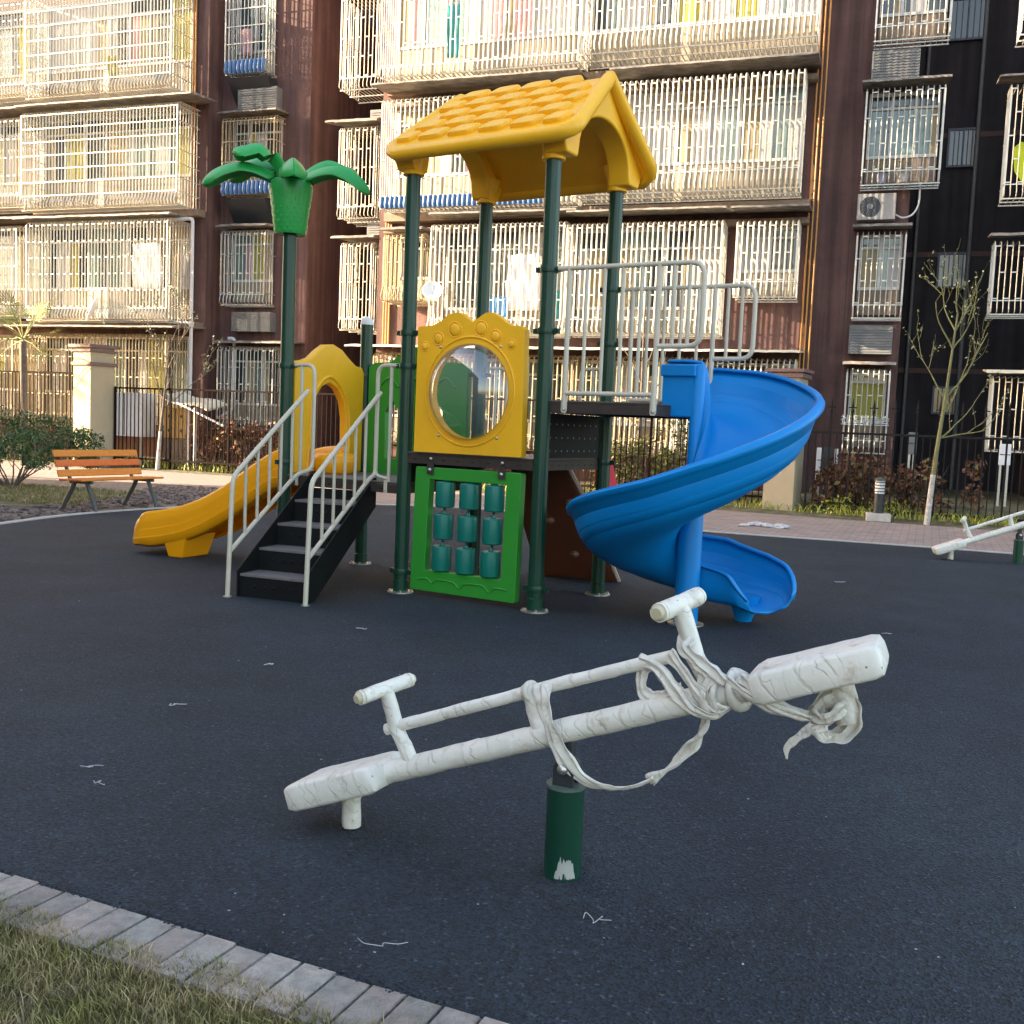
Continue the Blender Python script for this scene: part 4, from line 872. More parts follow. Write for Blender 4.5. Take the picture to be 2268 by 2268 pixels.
# ============================================================ APARTMENT BLOCKS (local x along the facade, y into the building)
def broot(u, label):
    p = FA+FU*u; return root('apartment_building', (p.x, p.y, 0), -TH, label=label, cat='building', group='brown apartment blocks with caged balconies')
class B:
    def __init__(s, u, label): s.u = u; s.r = broot(u, label)
    def mb(s): m_ = MB(); m_.T = Matrix.Translation((-s.u, 0, 0)); return m_
rb = random.Random(11)
def cage(b, u0, u1, zb, zt, yf, yb, style='H', sp_=.098, mt='cage', belly=.09, rise=.26, w_=.0165, blue=None, sides=True, rows=None, curved_top=True):
    mb = b.mb(); n = max(3, int(round((u1-u0)/sp_)))
    def path(u, yf_=yf):
        tp = [(yb, zt), (yf+.12, zt-.01), (yf+.03, zt-.05), (yf, zt-.15)] if curved_top else [(yf, zt)]
        return [Vector((u, y, z)) for y, z in tp+[(yf, zb+rise+.04), (yf-belly*.7, zb+rise*.62), (yf-belly, zb+rise*.36), (yf-belly*.6, zb+rise*.1), (yf+.06, zb), (yb, zb+.02)]]
    for i in range(n+1):
        u = u0+(u1-u0)*i/n; mb.tube(path(u), w_, 4, cap=False)
    rows = rows or max(2, int((zt-zb-.45)/.38)); zr = [zb+rise+.06+(zt-.12-zb-rise-.06)*k/rows for k in range(rows+1)]
    if style == 'grid':
        for z in zr: mb.box((u0-.01, yf-.012, z-.011), (u1+.01, yf+.012, z+.011))
    else:
        for k, z in enumerate(zr):
            for i in range(k % 2, n, 2): a = u0+(u1-u0)*i/n; c_ = u0+(u1-u0)*(i+1)/n; mb.box((a, yf-.010, z-.011), (c_, yf+.010, z+.011))
        mb.box((u0, yf-.008, zb+rise+.01), (u1, yf+.008, zb+rise+.03))
    for y in (yf+.05, (yf+yb)/2, yb-.06): mb.box((u0-.02, y-.015, zb-.03), (u1+.02, y+.015, zb-.006))
    if sides:
        for u in (u0, u1):
            m_ = max(2, int((yb-yf)/.11))
            for j in range(1, m_): y = yf+(yb-yf)*j/m_; mb.box((u-.009, y-.009, zb), (u+.009, y+.009, zt-.02))
            for z in zr[::1 if style == 'grid' else 2]: mb.box((u-.008, yf, z-.009), (u+.008, yb, z+.009))
            for y in (yf,): mb.box((u-.016, y-.016, zb+rise), (u+.016, y+.016, zt-.1))
    o = mb.build('window_cage', M[mt], b.r)
    if blue:
        m2 = b.mb(); a0, a1 = blue; k = int((a1-a0)/.115)
        for i in range(k):
            u = a0+(a1-a0)*(i+.5)/k
            m2.tube([(u, yf-.01, zb+rise+.06), (u, yf-belly*.8, zb+rise*.6), (u, yf-belly*.9, zb+rise*.3), (u, yf-.01, zb-.01)], .054, 8, prof=lambda a, i: 1)
        m2.build('blue_sheet', M['bluesheet'], o, smooth=60)
    return o
def awning(b, u0, u1, z, yf, yb, over=.22, mt='awning', droop=.09):
    mb = b.mb(); n = max(4, int((u1-u0)/.16)); vs = []
    for i in range(n+1):
        u = u0+(u1-u0)*i/n; wv = .012*noise.noise(Vector((u*1.7, z, 0)))+.006*(i % 2)
        for y, dz in ((yb, droop), (yf-over*.4, .02), (yf-over, -.012)): vs.append((u, y, z+dz+wv*(1 if y < yb else 0)))
        for y, dz in ((yf-over, -.045), (yb, droop-.03)): vs.append((u, y, z+dz+wv*(1 if y < yb else 0)))
    mb.add(vs, [(i*5+j, i*5+(j+1) % 5, (i+1)*5+(j+1) % 5, (i+1)*5+j) for i in range(n) for j in range(5)]+[(4, 3, 2, 1, 0), tuple(n*5+j for j in range(5))])
    return mb.build('awning', M[mt], b.r)
PANES = ['glass', 'glassg', 'curtw', 'curtc', 'curty', 'curtp']
def glazing(b, u0, u1, z0, z1, y, par=.75, wts=(5, 3, 6, 4, 1.2, .8), wide=.62, pm='tile', name='balcony_window'):
    mb = b.mb(); n = max(1, int(round((u1-u0)/wide)))
    mb.box((u0, y, z0), (u1, y+.05, z0+par), 6)
    mb.box((u0, y-.02, z0+par), (u1, y+.05, z0+par+.06), 7); mb.box((u0, y-.02, z1-.07), (u1, y+.05, z1), 7)
    tr = z0+par+(z1-z0-par)*.74; mb.box((u0, y-.017, tr), (u1, y+.045, tr+.045), 7)
    for i in range(n+1): u = u0+(u1-u0)*i/n; mb.box((max(u0, u-.028), y-.014, z0+par+.06), (min(u1, u+.028), y+.042, z1-.07), 7)
    for i in range(n):
        a, c_ = u0+(u1-u0)*i/n, u0+(u1-u0)*(i+1)/n; k = rb.choices(range(6), wts)[0]; k2 = rb.choices(range(6), wts)[0]; sp2 = a+(c_-a)*rb.choice((.35, .5, .65, 1))
        mb.box((a, y+.02, z0+par+.06), (sp2, y+.04, tr), k)
        if sp2 < c_-.01: mb.box((sp2, y+.023, z0+par+.06), (c_, y+.043, tr), k2)
        mb.box((a, y+.021, tr+.045), (c_, y+.041, z1-.07), rb.choice((0, k)))
    return mb.build(name, [M[k] for k in PANES]+[M[pm], M['aframe']], b.r)
def vpipe(b, pts, r, m_): mb = b.mb(); mb.tube(bent(pts, .08), r, 10); return mb.build('pipe', M[m_], b.r, smooth=50)

# ---- left block
LB = B(-2, 'brown apartment block at the left with lit caged balconies, behind the cream gate pillar')
mb = LB.mb(); mb.box((-26, .9, 0), (2.42, 12, 19)); mb.box((2.42, 1.5, 0), (4.95, 14, 19)); LB_wall = mb.build('wall', M['wall'], LB.r)
mb = LB.mb(); mb.box((-26.3, .55, 19), (5.2, 14, 19.3)); mb.build('roof', M['cap'], LB.r)
mb = LB.mb(); mb.box((3.16, 1.494, 0), (3.19, 1.50, 19)); mb.build('wall_joint', M['walldark'], LB_wall)
for zf, zt, st_, u0 in ((9.20, 11.75, 'grid', -2.42), (6.42, 8.86, 'grid', -2.55), (3.64, 6.12, 'H', -2.38), (.95, 3.30, 'H', -2.5)):
    cage(LB, u0, 1.98 if zf > 9 else 2.2 if zf > 6 else 1.95, zf, zt, 0, .88, st_, mt='cage' if zf > 3 else 'cagerust', rows=6 if st_ == 'grid' else None)
    glazing(LB, u0, 2.0, zf+.1, zt, .82, wts=(3, 2, 7, 4, 1.6, 1.2) if zf > 6 else (7, 2, 2, 6, 2, .3))
    cage(LB, -7.2, u0-.10-(.35 if zf < 6 else 0), zf+.12, zt-.05, .12, .88, 'H', mt='cage' if zf > 3 else 'cagerust')
    glazing(LB, -7.2, u0-.1, zf+.1, zt, .82, wts=(6, 2, 2, 6, 2, .3))
    glazing(LB, -12.2, -8.0, zf+.1, zt, .84, wts=(6, 2, 2, 6, 2, .3)); glazing(LB, -17.2, -13.0, zf+.1, zt, .84, wts=(6, 2, 2, 6, 2, .3))
for z, a, c_, ov in ((8.97, -2.6, 2.72, .2), (8.98, -7.4, -2.2, .1), (6.22, -7.4, -2.2, .15), (6.20, -2.7, 2.1, .15), (3.46, -3.0, 2.45, .42)): awning(LB, a, c_, z, 0, .88, ov)
mb = LB.mb()
for zf in (8.98, 6.22, 3.46): mb.box((-26, .62, zf+.04), (2.38, .9, zf+.20))
mb.build('floor_band', M['parap'], LB.r)
# narrow bay of the left block
def bay(b, specs, yf, yb, pm='tile', glz=True):
    for u0, u1, zb, zt, st_, mt, blue, lou, aw in specs:
        c_ = cage(b, u0, u1, zb, zt, yf, yb, st_, mt=mt, w_=.0105, sp_=.105, belly=.05, blue=(u0, u1) if blue else None, rise=.22)
        if glz: glazing(b, u0+.05, u1-.05, zb+.1, zt, yb-.06, par=.5, wts=(6, 4, 2, 3, .8, .8), wide=.5, pm=pm)
        if aw: awning(b, u0-.1, u1+aw, zt+.10, yf, yb, .12, droop=.05)
        if lou:
            mb = b.mb(); mb.box((lou[0], yf+.22, lou[2]), (lou[1], yb, lou[3]))
            k = lou[2]+.04
            while k < lou[3]-.05: mb.box((lou[0]+.03, yf+.205, k), (lou[1]-.03, yf+.22, k+.022)); k += .055
            mb.build('louver_box', M['louver'], b.r)
bay(LB, [(2.82, 3.98, 9.75, 12.2, 'grid', 'cage2', True, (3.05, 4.15, 8.95, 9.45), 0),
         (2.78, 4.25, 6.85, 8.72, 'grid', 'cagerust', True, None, .1),
         (2.80, 4.05, 4.15, 5.98, 'H', 'cage2', False, (2.98, 4.10, 3.50, 3.98), .1),
         (2.75, 4.35, 1.05, 3.12, 'H', 'cage2', False, None, .6)], 1.0, 1.5)
for z0 in (9.35, 6.42):
    mb = LB.mb(); mb.prism([(1.02, z0+.30), (1.5, z0+.30), (1.5, z0-.25)], lambda a, b_, d: (2.85+d, a, b_), 1.15); mb.build('cage_bracket', M['black2'], LB.r)
pass
for u in (2.04, 2.10): vpipe(LB, [(u, .80, 3.5), (u, .80, 19)], .020, 'pipe')
vpipe(LB, [(1.6, .35, 6.13), (2.42, .35, 6.13), (2.42, .35, .25)], .045, 'pipew')
vpipe(LB, [(1.9, .35, 3.62), (2.42, .35, 3.62)], .035, 'pipew')
vpipe(LB, [(2.85, 1.3, 3.32), (3.02, 1.3, 3.32), (3.02, 1.3, 1.55), (2.7, 1.2, 1.3)], .045, 'pipew')

# ---- middle block
MBk = B(12, 'brown apartment block in the middle, wall of bright caged balconies behind the playground set')
UL = 7.22; UR = 17.05; UE = 18.85
mb = MBk.mb(); mb.box((UL, .9, 0), (UR, 12, 19)); mb.box((7.10, 12.01, 0), (UL, 14, 19)); mb.box((UR, 1.5, 0), (UE, 14, 19)); wl = mb.build('wall', M['wall'], MBk.r)
mb = MBk.mb(); mb.box((5.3, .55, 19), (19.4, 14, 19.3)); mb.build('roof', M['cap'], MBk.r)
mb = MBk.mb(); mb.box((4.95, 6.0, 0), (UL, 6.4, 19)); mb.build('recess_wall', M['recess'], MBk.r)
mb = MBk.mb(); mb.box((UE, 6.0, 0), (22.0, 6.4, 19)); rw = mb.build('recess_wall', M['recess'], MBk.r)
for z in (3.1, 5.9, 8.7): mb = MBk.mb(); mb.box((UE, 5.985, z), (21.9, 6.0, z+.12)); mb.build('floor_band', M['walldark'], rw)
vpipe(MBk, [(20.35, 5.9, 0), (20.35, 5.9, 19)], .05, 'louver'); vpipe(MBk, [(19.15, 5.9, 0), (19.15, 5.9, 19)], .04, 'louver')
mb = MBk.mb(); mb.box((17.72, 1.494, 0), (17.75, 1.5, 19)); mb.build('wall_joint', M['walldark'], wl)
for zf, zt, segs in ((9.02, 12.1, ((7.58, 12.14, 'H', 'cage'), (12.2, 16.92, 'H', 'cage'))), (6.16, 8.55, ((7.66, 12.15, 'H', 'cage'), (12.2, 16.75, 'H', 'cage')))):
    for i, (a, c_, s_, mt) in enumerate(segs):
        cage(MBk, a, c_, zf+(.12 if i else 0), zt, -.10*i, .88, s_, mt=mt, sp_=.112, belly=.12 if i else .04, rise=.34 if i else .16, blue=(a, a+3.85) if (zf < 7 and i == 0) else None)
        glazing(MBk, a, c_, zf+.1, zt, .82, wts=(3.5, 3, 8, 3, 1, .8))
for a, c_, zf, zt, mt in ((7.80, 8.72, 4.10, 5.60, 'cagerust'), (8.95, 12.0, 3.40, 5.78, 'cage'), (12.08, 15.32, 3.42, 5.72, 'cage'), (15.62, 16.80, 4.18, 5.68, 'cage')):
    cage(MBk, a, c_, zf, zt, .0, .88, 'H', mt=mt, sp_=.108); glazing(MBk, a+.03, c_-.03, zf+.08, zt, .82, par=.5, wts=(6, 3, 5, 3, .6, .3))
for z, a, c_, ov in ((8.83, 7.45, 12.2, .2), (8.75, 12.9, 17.0, .28), (5.98, 8.95, 12.3, .2), (5.93, 12.1, 15.4, .22), (5.92, 15.5, 17.0, .22), (5.70, 7.7, 8.75, .1)): awning(MBk, a, c_, z, 0, .88, ov)
awning(MBk, 7.05, 17.0, 3.08, 0, .88, .35, mt='roofsh')
mb = MBk.mb()
for zf in (8.78, 5.96): mb.box((UL+.25, .60, zf+.02), (UR-.1, .9, zf+.22)); mb.box((UL+.25, .60, zf-.25), (UR-.1, .9, zf-.14))
mb.build('floor_band', M['parap'], MBk.r)
for a, c_ in ((7.6, 9.7), (9.8, 12.2), (12.3, 14.4), (14.5, 16.9)):
    cage(MBk, a, c_, .9, 2.95, .05, .88, 'H', mt='cagerust' if a < 13 else 'cage', sp_=.108); glazing(MBk, a, c_, .9, 2.9, .82, par=.6, wts=(6, 2, 4, 4, .8, .3))
mb = MBk.mb(); mb.box((15.2, .2, 2.62), (17.05, .9, 2.72)); mb.box((15.0, .3, 2.40), (17.05, .9, 2.50)); mb.build('ledge', M['cap'], MBk.r)
for u in (16.93, 17.01, 17.10): vpipe(MBk, [(u, .84-.0, 0), (u, .84, 19)], .018, 'pipe')
for u in (7.42, 7.49, 7.56): vpipe(MBk, [(u, .84, 3.15), (u, .84, 6.1)], .018, 'pipe')
# left bay of the middle block
bay(MBk, [(6.05, 6.98, 9.15, 11.3, 'H', 'cage', False, (6.75, 7.1, 8.2, 8.7), 0), (6.08, 7.0, 6.18, 8.3, 'H', 'cage', False, (6.75, 7.1, 5.75, 6.1), .1), (6.2, 7.0, 3.55, 5.62, 'H', 'cage', False, None, .1)], .95, 2.0, glz=False)
awning(MBk, 5.72, 7.1, 8.42, .95, 1.5, .1); awning(MBk, 5.95, 7.1, 5.72, .95, 1.5, .1)
# right bay of the middle block
bay(MBk, [(17.98, 19.35, 9.32, 11.6, 'H', 'cage2', False, (17.95, 18.85, 8.62, 9.18), 0), (17.90, 19.35, 6.52, 8.42, 'H', 'cage2', False, None, .1),
          (17.90, 18.82, 3.88, 5.60, 'H', 'cage2', False, (17.86, 18.70, 3.16, 3.74), .1), (17.88, 18.70, 1.15, 2.86, 'H', 'cage2', False, None, .1)], .95, 1.5, pm='parap')
def recess_window(x0, y0, x1, y1):
    a, zt = UZ(x0, y0, -6.0); c_, zb = UZ(x1, y1, -6.0); c_ = min(c_, 20.35); a = max(a, 19.0)
    mb = MBk.mb(); mb.box((a, 5.93, zb), (c_, 5.99, zt), 0); fr = .05
    for q in ((a-fr, zb-fr, c_+fr, zb), (a-fr, zt, c_+fr, zt+fr), (a-fr, zb, a, zt), (c_, zb, c_+fr, zt), ((a+c_)/2-.02, zb, (a+c_)/2+.02, zt)): mb.box((q[0], 5.90, q[1]), (q[2], 5.99, q[3]), 1)
    n = 6
    for i in range(1, n): u = a+(c_-a)*i/n; mb.box((u-.008, 5.86, zb), (u+.008, 5.875, zt), 1)
    mb.build('window', [M['glass'], mat('dim_blue_frame', (.10, .12, .17), .6)], rw)
for q in ((2108, 5, 2200, 82), (2105, 292, 2182, 365), (2082, 566, 2192, 634), (2070, 860, 2135, 915)): recess_window(*q)

# ---- right block, mostly out of frame
RB = B(24, 'brown apartment block at the far right edge, only its caged corner in the photo')
mb = RB.mb(); mb.box((21.75, 1.5, 0), (22.5, 14, 19)); mb.box((22.5, .9, 0), (32, 12, 19)); mb.build('wall', M['wall'], RB.r)
mb = RB.mb(); mb.box((20.3, .55, 19), (32.3, 14, 19.3)); mb.build('roof', M['cap'], RB.r)
bay(RB, [(20.52, 21.7, 6.15, 8.3, 'H', 'cage', False, None, 0), (20.45, 21.7, 3.95, 5.35, 'H', 'cage2', False, None, 0), (20.6, 21.8, 1.3, 2.75, 'H', 'cage', False, None, 0), (20.6, 21.7, 9.2, 11.4, 'H', 'cage', False, None, 0)], .85, 1.6, glz=False)
awning(RB, 20.3, 21.9, 8.42, .85, 1.5, .15); awning(RB, 20.35, 21.9, 5.45, .85, 1.5, .12)
awning(RB, 20.45, 21.9, 2.82, .7, 1.5, .2, mt='roofsh')

# ---- things fixed to or standing in the balconies
def fw_(u, y, z): return FA+FU*u-FN*y+Vector((0, 0, z))
def ac_unit(u, y, z, label):
    r_ = root('air_conditioner', fw_(u, y, z), -TH, label=label, cat='air conditioner')
    mb = MB(); mb.box((-.37, -.15, 0), (.37, .12, .52)); mb.build('casing', mat('grey_white_casing', (.30, .28, .26), .6), r_, bevel=.012)  # casing in one even pale grey
    mb = MB(); mb.disc((-.12, -.151, .26), .20, (0, -1, 0), .008, 28); f = mb.build('fan_grille', M['black2'], r_, smooth=40)
    mb = MB(); mb.disc((-.12, -.165, .26), .055, (0, -1, 0), .01, 16)
    for k in range(8): a = PI*k/8; mb.tube([(-.12-math.cos(a)*.19, -.163, .26-math.sin(a)*.19), (-.12+math.cos(a)*.19, -.163, .26+math.sin(a)*.19)], .003, 4)
    mb.build('hub', M['louver'], f, smooth=40)
    mb = MB(); mb.tube(spline([(.37, 0, .12), (.52, -.02, .05), (.70, 0, .12), (.80, .05, .35), (.80, .05, .75)], 5), .018, 8); mb.build('hose', M['pipew'], r_, smooth=50)
ac_unit(18.22, 1.25, 5.84, 'grey white air conditioner unit under the balcony with potted plants')
def dish(u, y, z, az, label, s=1):
    r_ = root('satellite_dish', fw_(u, y, z), -TH+az, label=label, cat='satellite dish', group='white satellite dishes on the balcony awnings')
    mb = MB(); mb.T = Matrix.Translation((0, -.1, .38*s)) @ Matrix.Rotation(R(68), 4, 'X')
    mb.lathe([(.02, -.002), (.2*s, .028*s), (.36*s, .085*s), (.37*s, .09*s), (.36*s, .10*s), (.2*s, .04*s), (.02, .012)], n=28); mb.build('reflector', M['white'], r_, smooth=50)
    mb = MB(); mb.tube([(0, .1, 0), (0, .02, .36*s)], .018, 8); mb.tube([(0, -.05, .12), (0, -.45, .42)], .01, 6); mb.build('mount', M['steel'], r_)
dish(.05, -.1, 3.52, R(-52), 'thin side-on white satellite dish on the long awning at the left', .95)
dish(9.05, -.05, 4.05, R(20), 'white satellite dish on the middle block behind the yellow bubble panel', .6)
def pot_plant(u, z, m_, sc, label):
    r_ = root('potted_plant', fw_(u, 1.12, z), 0, label=label, cat='potted plant', group='potted plants on the right balcony')
    mb = MB(); mb.lathe([(.07*sc, 0), (.10*sc, .16*sc), (.105*sc, .17*sc)], n=16); mb.build('pot', m_, r_, smooth=40)
    mb = MB(); leaves(mb, [(0, 0, .28*sc)], .15*sc, 70, .05, (1, .8, 1)); mb.build('foliage', M['leaf'], r_)
def leaves(mb, centres, rad, n, size, sq=(1, 1, 1), long_=2.0, rr=random):
    for _ in range(n):
        c = Vector(rr.choice(centres)); d = Vector((rr.gauss(0, 1), rr.gauss(0, 1), rr.gauss(0, 1))).normalized()*rad*rr.uniform(.25, 1)**.6
        p = c+Vector((d.x*sq[0], d.y*sq[1], d.z*sq[2])); a = Vector((rr.gauss(0, 1), rr.gauss(0, 1), rr.gauss(.3, 1))).normalized(); b = a.orthogonal().normalized()
        s = size*rr.uniform(.6, 1.3); q = a.cross(b)
        ang = rr.uniform(0, 6.3); w2 = b*math.cos(ang)+q*math.sin(ang)
        mb.add([p-a*s*.5*long_*.5, p+w2*s*.28, p+a*s*.5*long_*.5, p-w2*s*.28], [(0, 1, 2, 3)])
pot_plant(18.28, 6.55, M['terracotta'], 1.1, 'leafy plant in a blue pot inside the right balcony cage')
pot_plant(18.68, 6.55, M['potw'], 1.25, 'leafy plant in a pale pot beside the blue pot in the right balcony cage')
mb = MB(); P_ = []
for i in range(9):
    for j in range(7): P_.append((.34*(i/8-.5)*(1+.1*math.sin(j)), .02*math.sin(i*1.9)+.01*j, -.62*j/6-.05*abs(math.sin(i*.8))))
mb.add(P_, [(i*7+j, i*7+j+1, (i+1)*7+j+1, (i+1)*7+j) for i in range(8) for j in range(6)])
o = mb.build('hanging_shirt', M['curtp'], None, smooth=80, solid=.01, loc=fw_(3.25, 1.22, 10.9)); o.rotation_euler.z = -TH; tag(o, 'pink shirt drying inside the dark cage at the top left of the narrow bay', 'shirt')
mb = MB(); mb.prism([(-.3, 0), (-.24, -.45), (-.05, -.72), (.25, -.62), (.28, .0), (.15, .1), (0, .02), (-.15, .12)], lambda a, b_, d: (a, d, b_), .06)
o = mb.build('hanging_jacket', mat('lime_cloth', (.42, .52, .02), .8), None, loc=fw_(20.95, 1.15, 7.15), bevel=.02); o.rotation_euler.z = -TH; tag(o, 'lime green jacket hanging in the cage at the far right edge', 'jacket')

def hang(px, py, w_, h_, m_, label, d=-.35):
    u, z = UZ(px, py, d); rr = random.Random(px); P_ = []
    for i in range(9):
        for j in range(7): P_.append((w_*(i/8-.5)*(1+.08*math.sin(j+px)), .03*math.sin(i*1.7+px)+.012*j, -h_*j/6-.05*abs(math.sin(i*.8+px))))
    mb = MB(); mb.add(P_, [(i*7+j, i*7+j+1, (i+1)*7+j+1, (i+1)*7+j) for i in range(8) for j in range(6)])
    o = mb.build('hanging_cloth', m_, None, smooth=80, solid=.01, loc=fw_(u, -d, z)); o.rotation_euler.z = -TH; tag(o, label, 'laundry', 'laundry drying behind the balcony bars')
cw_ = mat('white_laundry', (.72, .72, .73), .9); cb_ = mat('blue_laundry', (.10, .30, .62), .9); ct_ = mat('teal_laundry', (.05, .30, .32), .9); cg_ = mat('olive_laundry', (.34, .32, .08), .9)
hang(325, 535, .85, 1.15, cw_, 'white sheet hanging behind the third row of bars from the top, left block')
hang(1105, 655, .40, .50, cb_, 'blue clothes behind the bars between the back roof post and front right post')
hang(1160, 560, .75, 1.2, cw_, 'white sheet behind the bars right of the blue clothes')
hang(1005, 8, .30, 1.1, ct_, 'teal cloth behind the top row of bars above the yellow roof')
hang(1240, 640, .22, .6, ct_, 'narrow teal cloth just right of the front right roof post')
hang(250, 120, .28, .55, cg_, 'olive cloth low behind the top left balcony grid')
# small banner lettering on the bars of the right ground-floor window
def text(body, size, loc, m_, par=None, name='lettering', rz=-TH):
    cu = bpy.data.curves.new(name, 'FONT'); cu.body = body; cu.size = size; cu.extrude = .004; cu.align_x = 'CENTER'
    o = bpy.data.objects.new(name, cu); COL.objects.link(o); o.rotation_euler = (PI/2, 0, rz)
    bpy.context.view_layer.update(); dg = bpy.context.evaluated_depsgraph_get(); me = bpy.data.meshes.new_from_object(o.evaluated_get(dg)); bpy.data.objects.remove(o)
    me.materials.clear(); me.materials.append(m_); o = bpy.data.objects.new(name, me); COL.objects.link(o); o.location = loc; o.rotation_euler = (PI/2, 0, rz)
    if par: o.parent = par; o.rotation_euler = (PI/2, 0, 0)
    return o
sg = root('window_sign', fw_(18.28, .86, 1.72), -TH, label='row of small white cut-out characters on the right ground floor window bars', cat='sign')
mb = MB(); mb.box((-.46, 0, -.02), (.46, .012, -.005)); mb.build('strip', M['aframe'], sg)
text('社区居委会', .19, (0, 0, .02), mat('sign_white', (.5, .5, .5), .6), sg)

# yard things at the foot of the left block
u0, z1 = UZ(270, 870, .25); u1, z0 = UZ(345, 968, .25)
yr = root('storage_box', fw_(u0, -.25, z0), -TH, label='bright white panelled box against the left block, behind the fence', cat='storage box')
mb = MB(); W_, H_ = u1-u0, z1-z0; mb.box((0, -.5, 0), (W_, 0, H_)); mb.build('body', M['white'], yr, bevel=.01)
mb = MB(); mb.box((W_*.48, -.51, .03), (W_*.5, -.502, H_-.03)); mb.build('door_gap', M['louver'], yr)
mb = MB(); mb.box((.05, -.45, -z0), (.11, -.39, 0)); mb.build('leg', M['steel'], yr); mb = MB(); mb.box((W_-.11, -.45, -z0), (W_-.05, -.39, 0)); mb.build('leg', M['steel'], yr)
u0, z1 = UZ(365, 902, .4); u1, z0 = UZ(418, 972, .4)
yr = root('tan_cabinet', fw_(u0, -.4, z0), -TH, label='tan two-door wall cabinet under the sloping white lean-to roof', cat='cabinet')
W_, H_ = u1-u0, z1-z0; mb = MB(); mb.box((0, -.02, 0), (W_, .35, H_)); mb.build('body', M['tan'], yr)
for k in (0, 1):
    mb = MB(); mb.box((W_*(.02+.5*k), -.045, .03), (W_*(.48+.5*k), -.022, H_-.03)); d_ = mb.build('door', M['tan'], yr, bevel=.006)
    for z in (.25, .72): mb = MB(); mb.disc((W_*(.24+.5*k), -.045, H_*z), .04, (0, -1, 0), .008, 12); mb.build('vent', M['black2'], d_)
mb = MB(); mb.box((0, 0, -z0), (W_, .3, -.02)); mb.build('plinth', M['parap'], yr)
ul = U_(372, 890, .6)
lt = root('lean_to_roof', fw_(ul, -.6, 0), -TH, label='white sloping lean-to roof on two thin posts beside the tan cabinet', cat='shelter')
mb = MB(); vs = []
for i in range(13):
    x = 1.30*i/12; z = 1.76-.30*(i/12)-.05*math.sin(i*.5)
    for y, dz in ((-.25, 0), (.55, .16)): vs += [(x, y, z+dz), (x, y, z+dz-.03)]
mb.add(vs, [f for i in range(12) for f in ((i*4, i*4+2, i*4+6, i*4+4), (i*4+1, i*4+5, i*4+7, i*4+3), (i*4, i*4+4, i*4+5, i*4+1), (i*4+2, i*4+3, i*4+7, i*4+6))])
mb.build('roof_sheet', M['roofsh'], lt)
for x in (.72, .93): mb = MB(); mb.tube([(x, -.2, .1), (x, -.2, 1.52)], .035, 8); mb.build('post', M['pipew'], lt, smooth=40)
mb = MB(); mb.tube([(.45, -.25, 1.62), (1.75, -.25, 1.12)], .026, 8); mb.build('brace', M['pipew'], lt, smooth=40)

# ============================================================ GATE PILLARS AND FENCES
def pillar(p, rz, w_, h, label, bands):
    r_ = root('gate_pillar', (p[0], p[1], 0), rz, label=label, cat='pillar', group='cream pillars of the brown fence')
    mb = MB(); mb.box((-w_/2, -w_/2, 0), (w_/2, w_/2, h-.02)); mb.build('shaft', M['cream'], r_, bevel=.008)
    for z0, z1, o_ in bands: mb = MB(); mb.box((-w_/2-o_, -w_/2-o_, z0), (w_/2+o_, w_/2+o_, z1)); mb.build('moulding', M['cap'], r_, bevel=.006)
pL = G(205, 985, 0); 
pillar((-10.2, 24.85), R(-32), .66, 2.92, 'cream pillar with mauve cap mouldings at the left, behind the orange bench', ((2.42, 2.50, .045), (2.74, 2.80, .05), (2.84, 2.92, .09)))
pillar((4.98, 18.95), R(-30), .56, 2.62, 'cream pillar with mauve cap partly hidden by the blue spiral slide', ((2.2, 2.28, .04), (2.46, 2.54, .05), (2.56, 2.62, .08)))
def fence(p0, p1, h, label, spears=False, rails=(.12,), m_='fence', sp_=.118, hz=None, upr=None):
    p0, p1 = Vector((*p0, 0)), Vector((*p1, 0)); L = (p1-p0).length; d = (p1-p0); az = math.atan2(d.y, d.x)
    r_ = root('fence', p0, az, label=label, cat='fence', group='dark metal picket fences along the path')
    for z in (h,)+rails: mb = MB(); mb.box((0, -.02, z-.02), (L, .02, z+.02)); mb.build('rail', M[m_], r_)
    n = int(L/sp_); mb = MB()
    for i in range(n+1):
        x = L*i/n
        if spears and i % 3 == 0: continue
        mb.box((x-.009, -.009, .03), (x+.009, .009, h-.02))
    o = mb.build('pickets', M[m_], r_); o['kind'] = 'stuff'
    k = 3 if spears else 14
    for i in range(0, n+1, k):
        x = L*i/n; mb = MB()
        if spears:
            mb.box((x-.016, -.016, 0), (x+.016, .016, 1.86)); mb.lathe([(.024, 1.86), (.026, 1.90), (.010, 1.94), (.022, 1.97), (.012, 2.04), (.002, 2.12)], (x, 0, 0), 8); mb.box((x-.07, -.008, 1.945), (x+.07, .008, 1.965))
            mb.build('spear_post', M[m_], r_)
        else: mb.box((x-.022, -.022, 0), (x+.022, .022, h+.03)); mb.build('post', M[m_], r_)
fence((-9.7, 24.9), (4.75, 19.3), 1.93, 'long brown picket fence running behind the playground set from the left pillar', rails=(.25,))
fence((-17, 27.6), (-10.6, 25.1), 2.25, 'brown picket fence left of the cream pillar, behind the shrub', rails=(.2,), m_='fence')
fence((5.3, 18.55), (14, 14.9), 1.50, 'dark fence with spear-topped posts at the right, behind the bollard light', spears=True, rails=(.15,), m_='fence_d')

# ============================================================ BENCH
bx = Vector((.42, .91, 0)).normalized(); baz = math.atan2(bx.y, bx.x)
bn = root('park_bench', (-5.62, 14.25, 0), baz, label='park bench with orange slats and grey green iron legs on the soil', cat='bench')
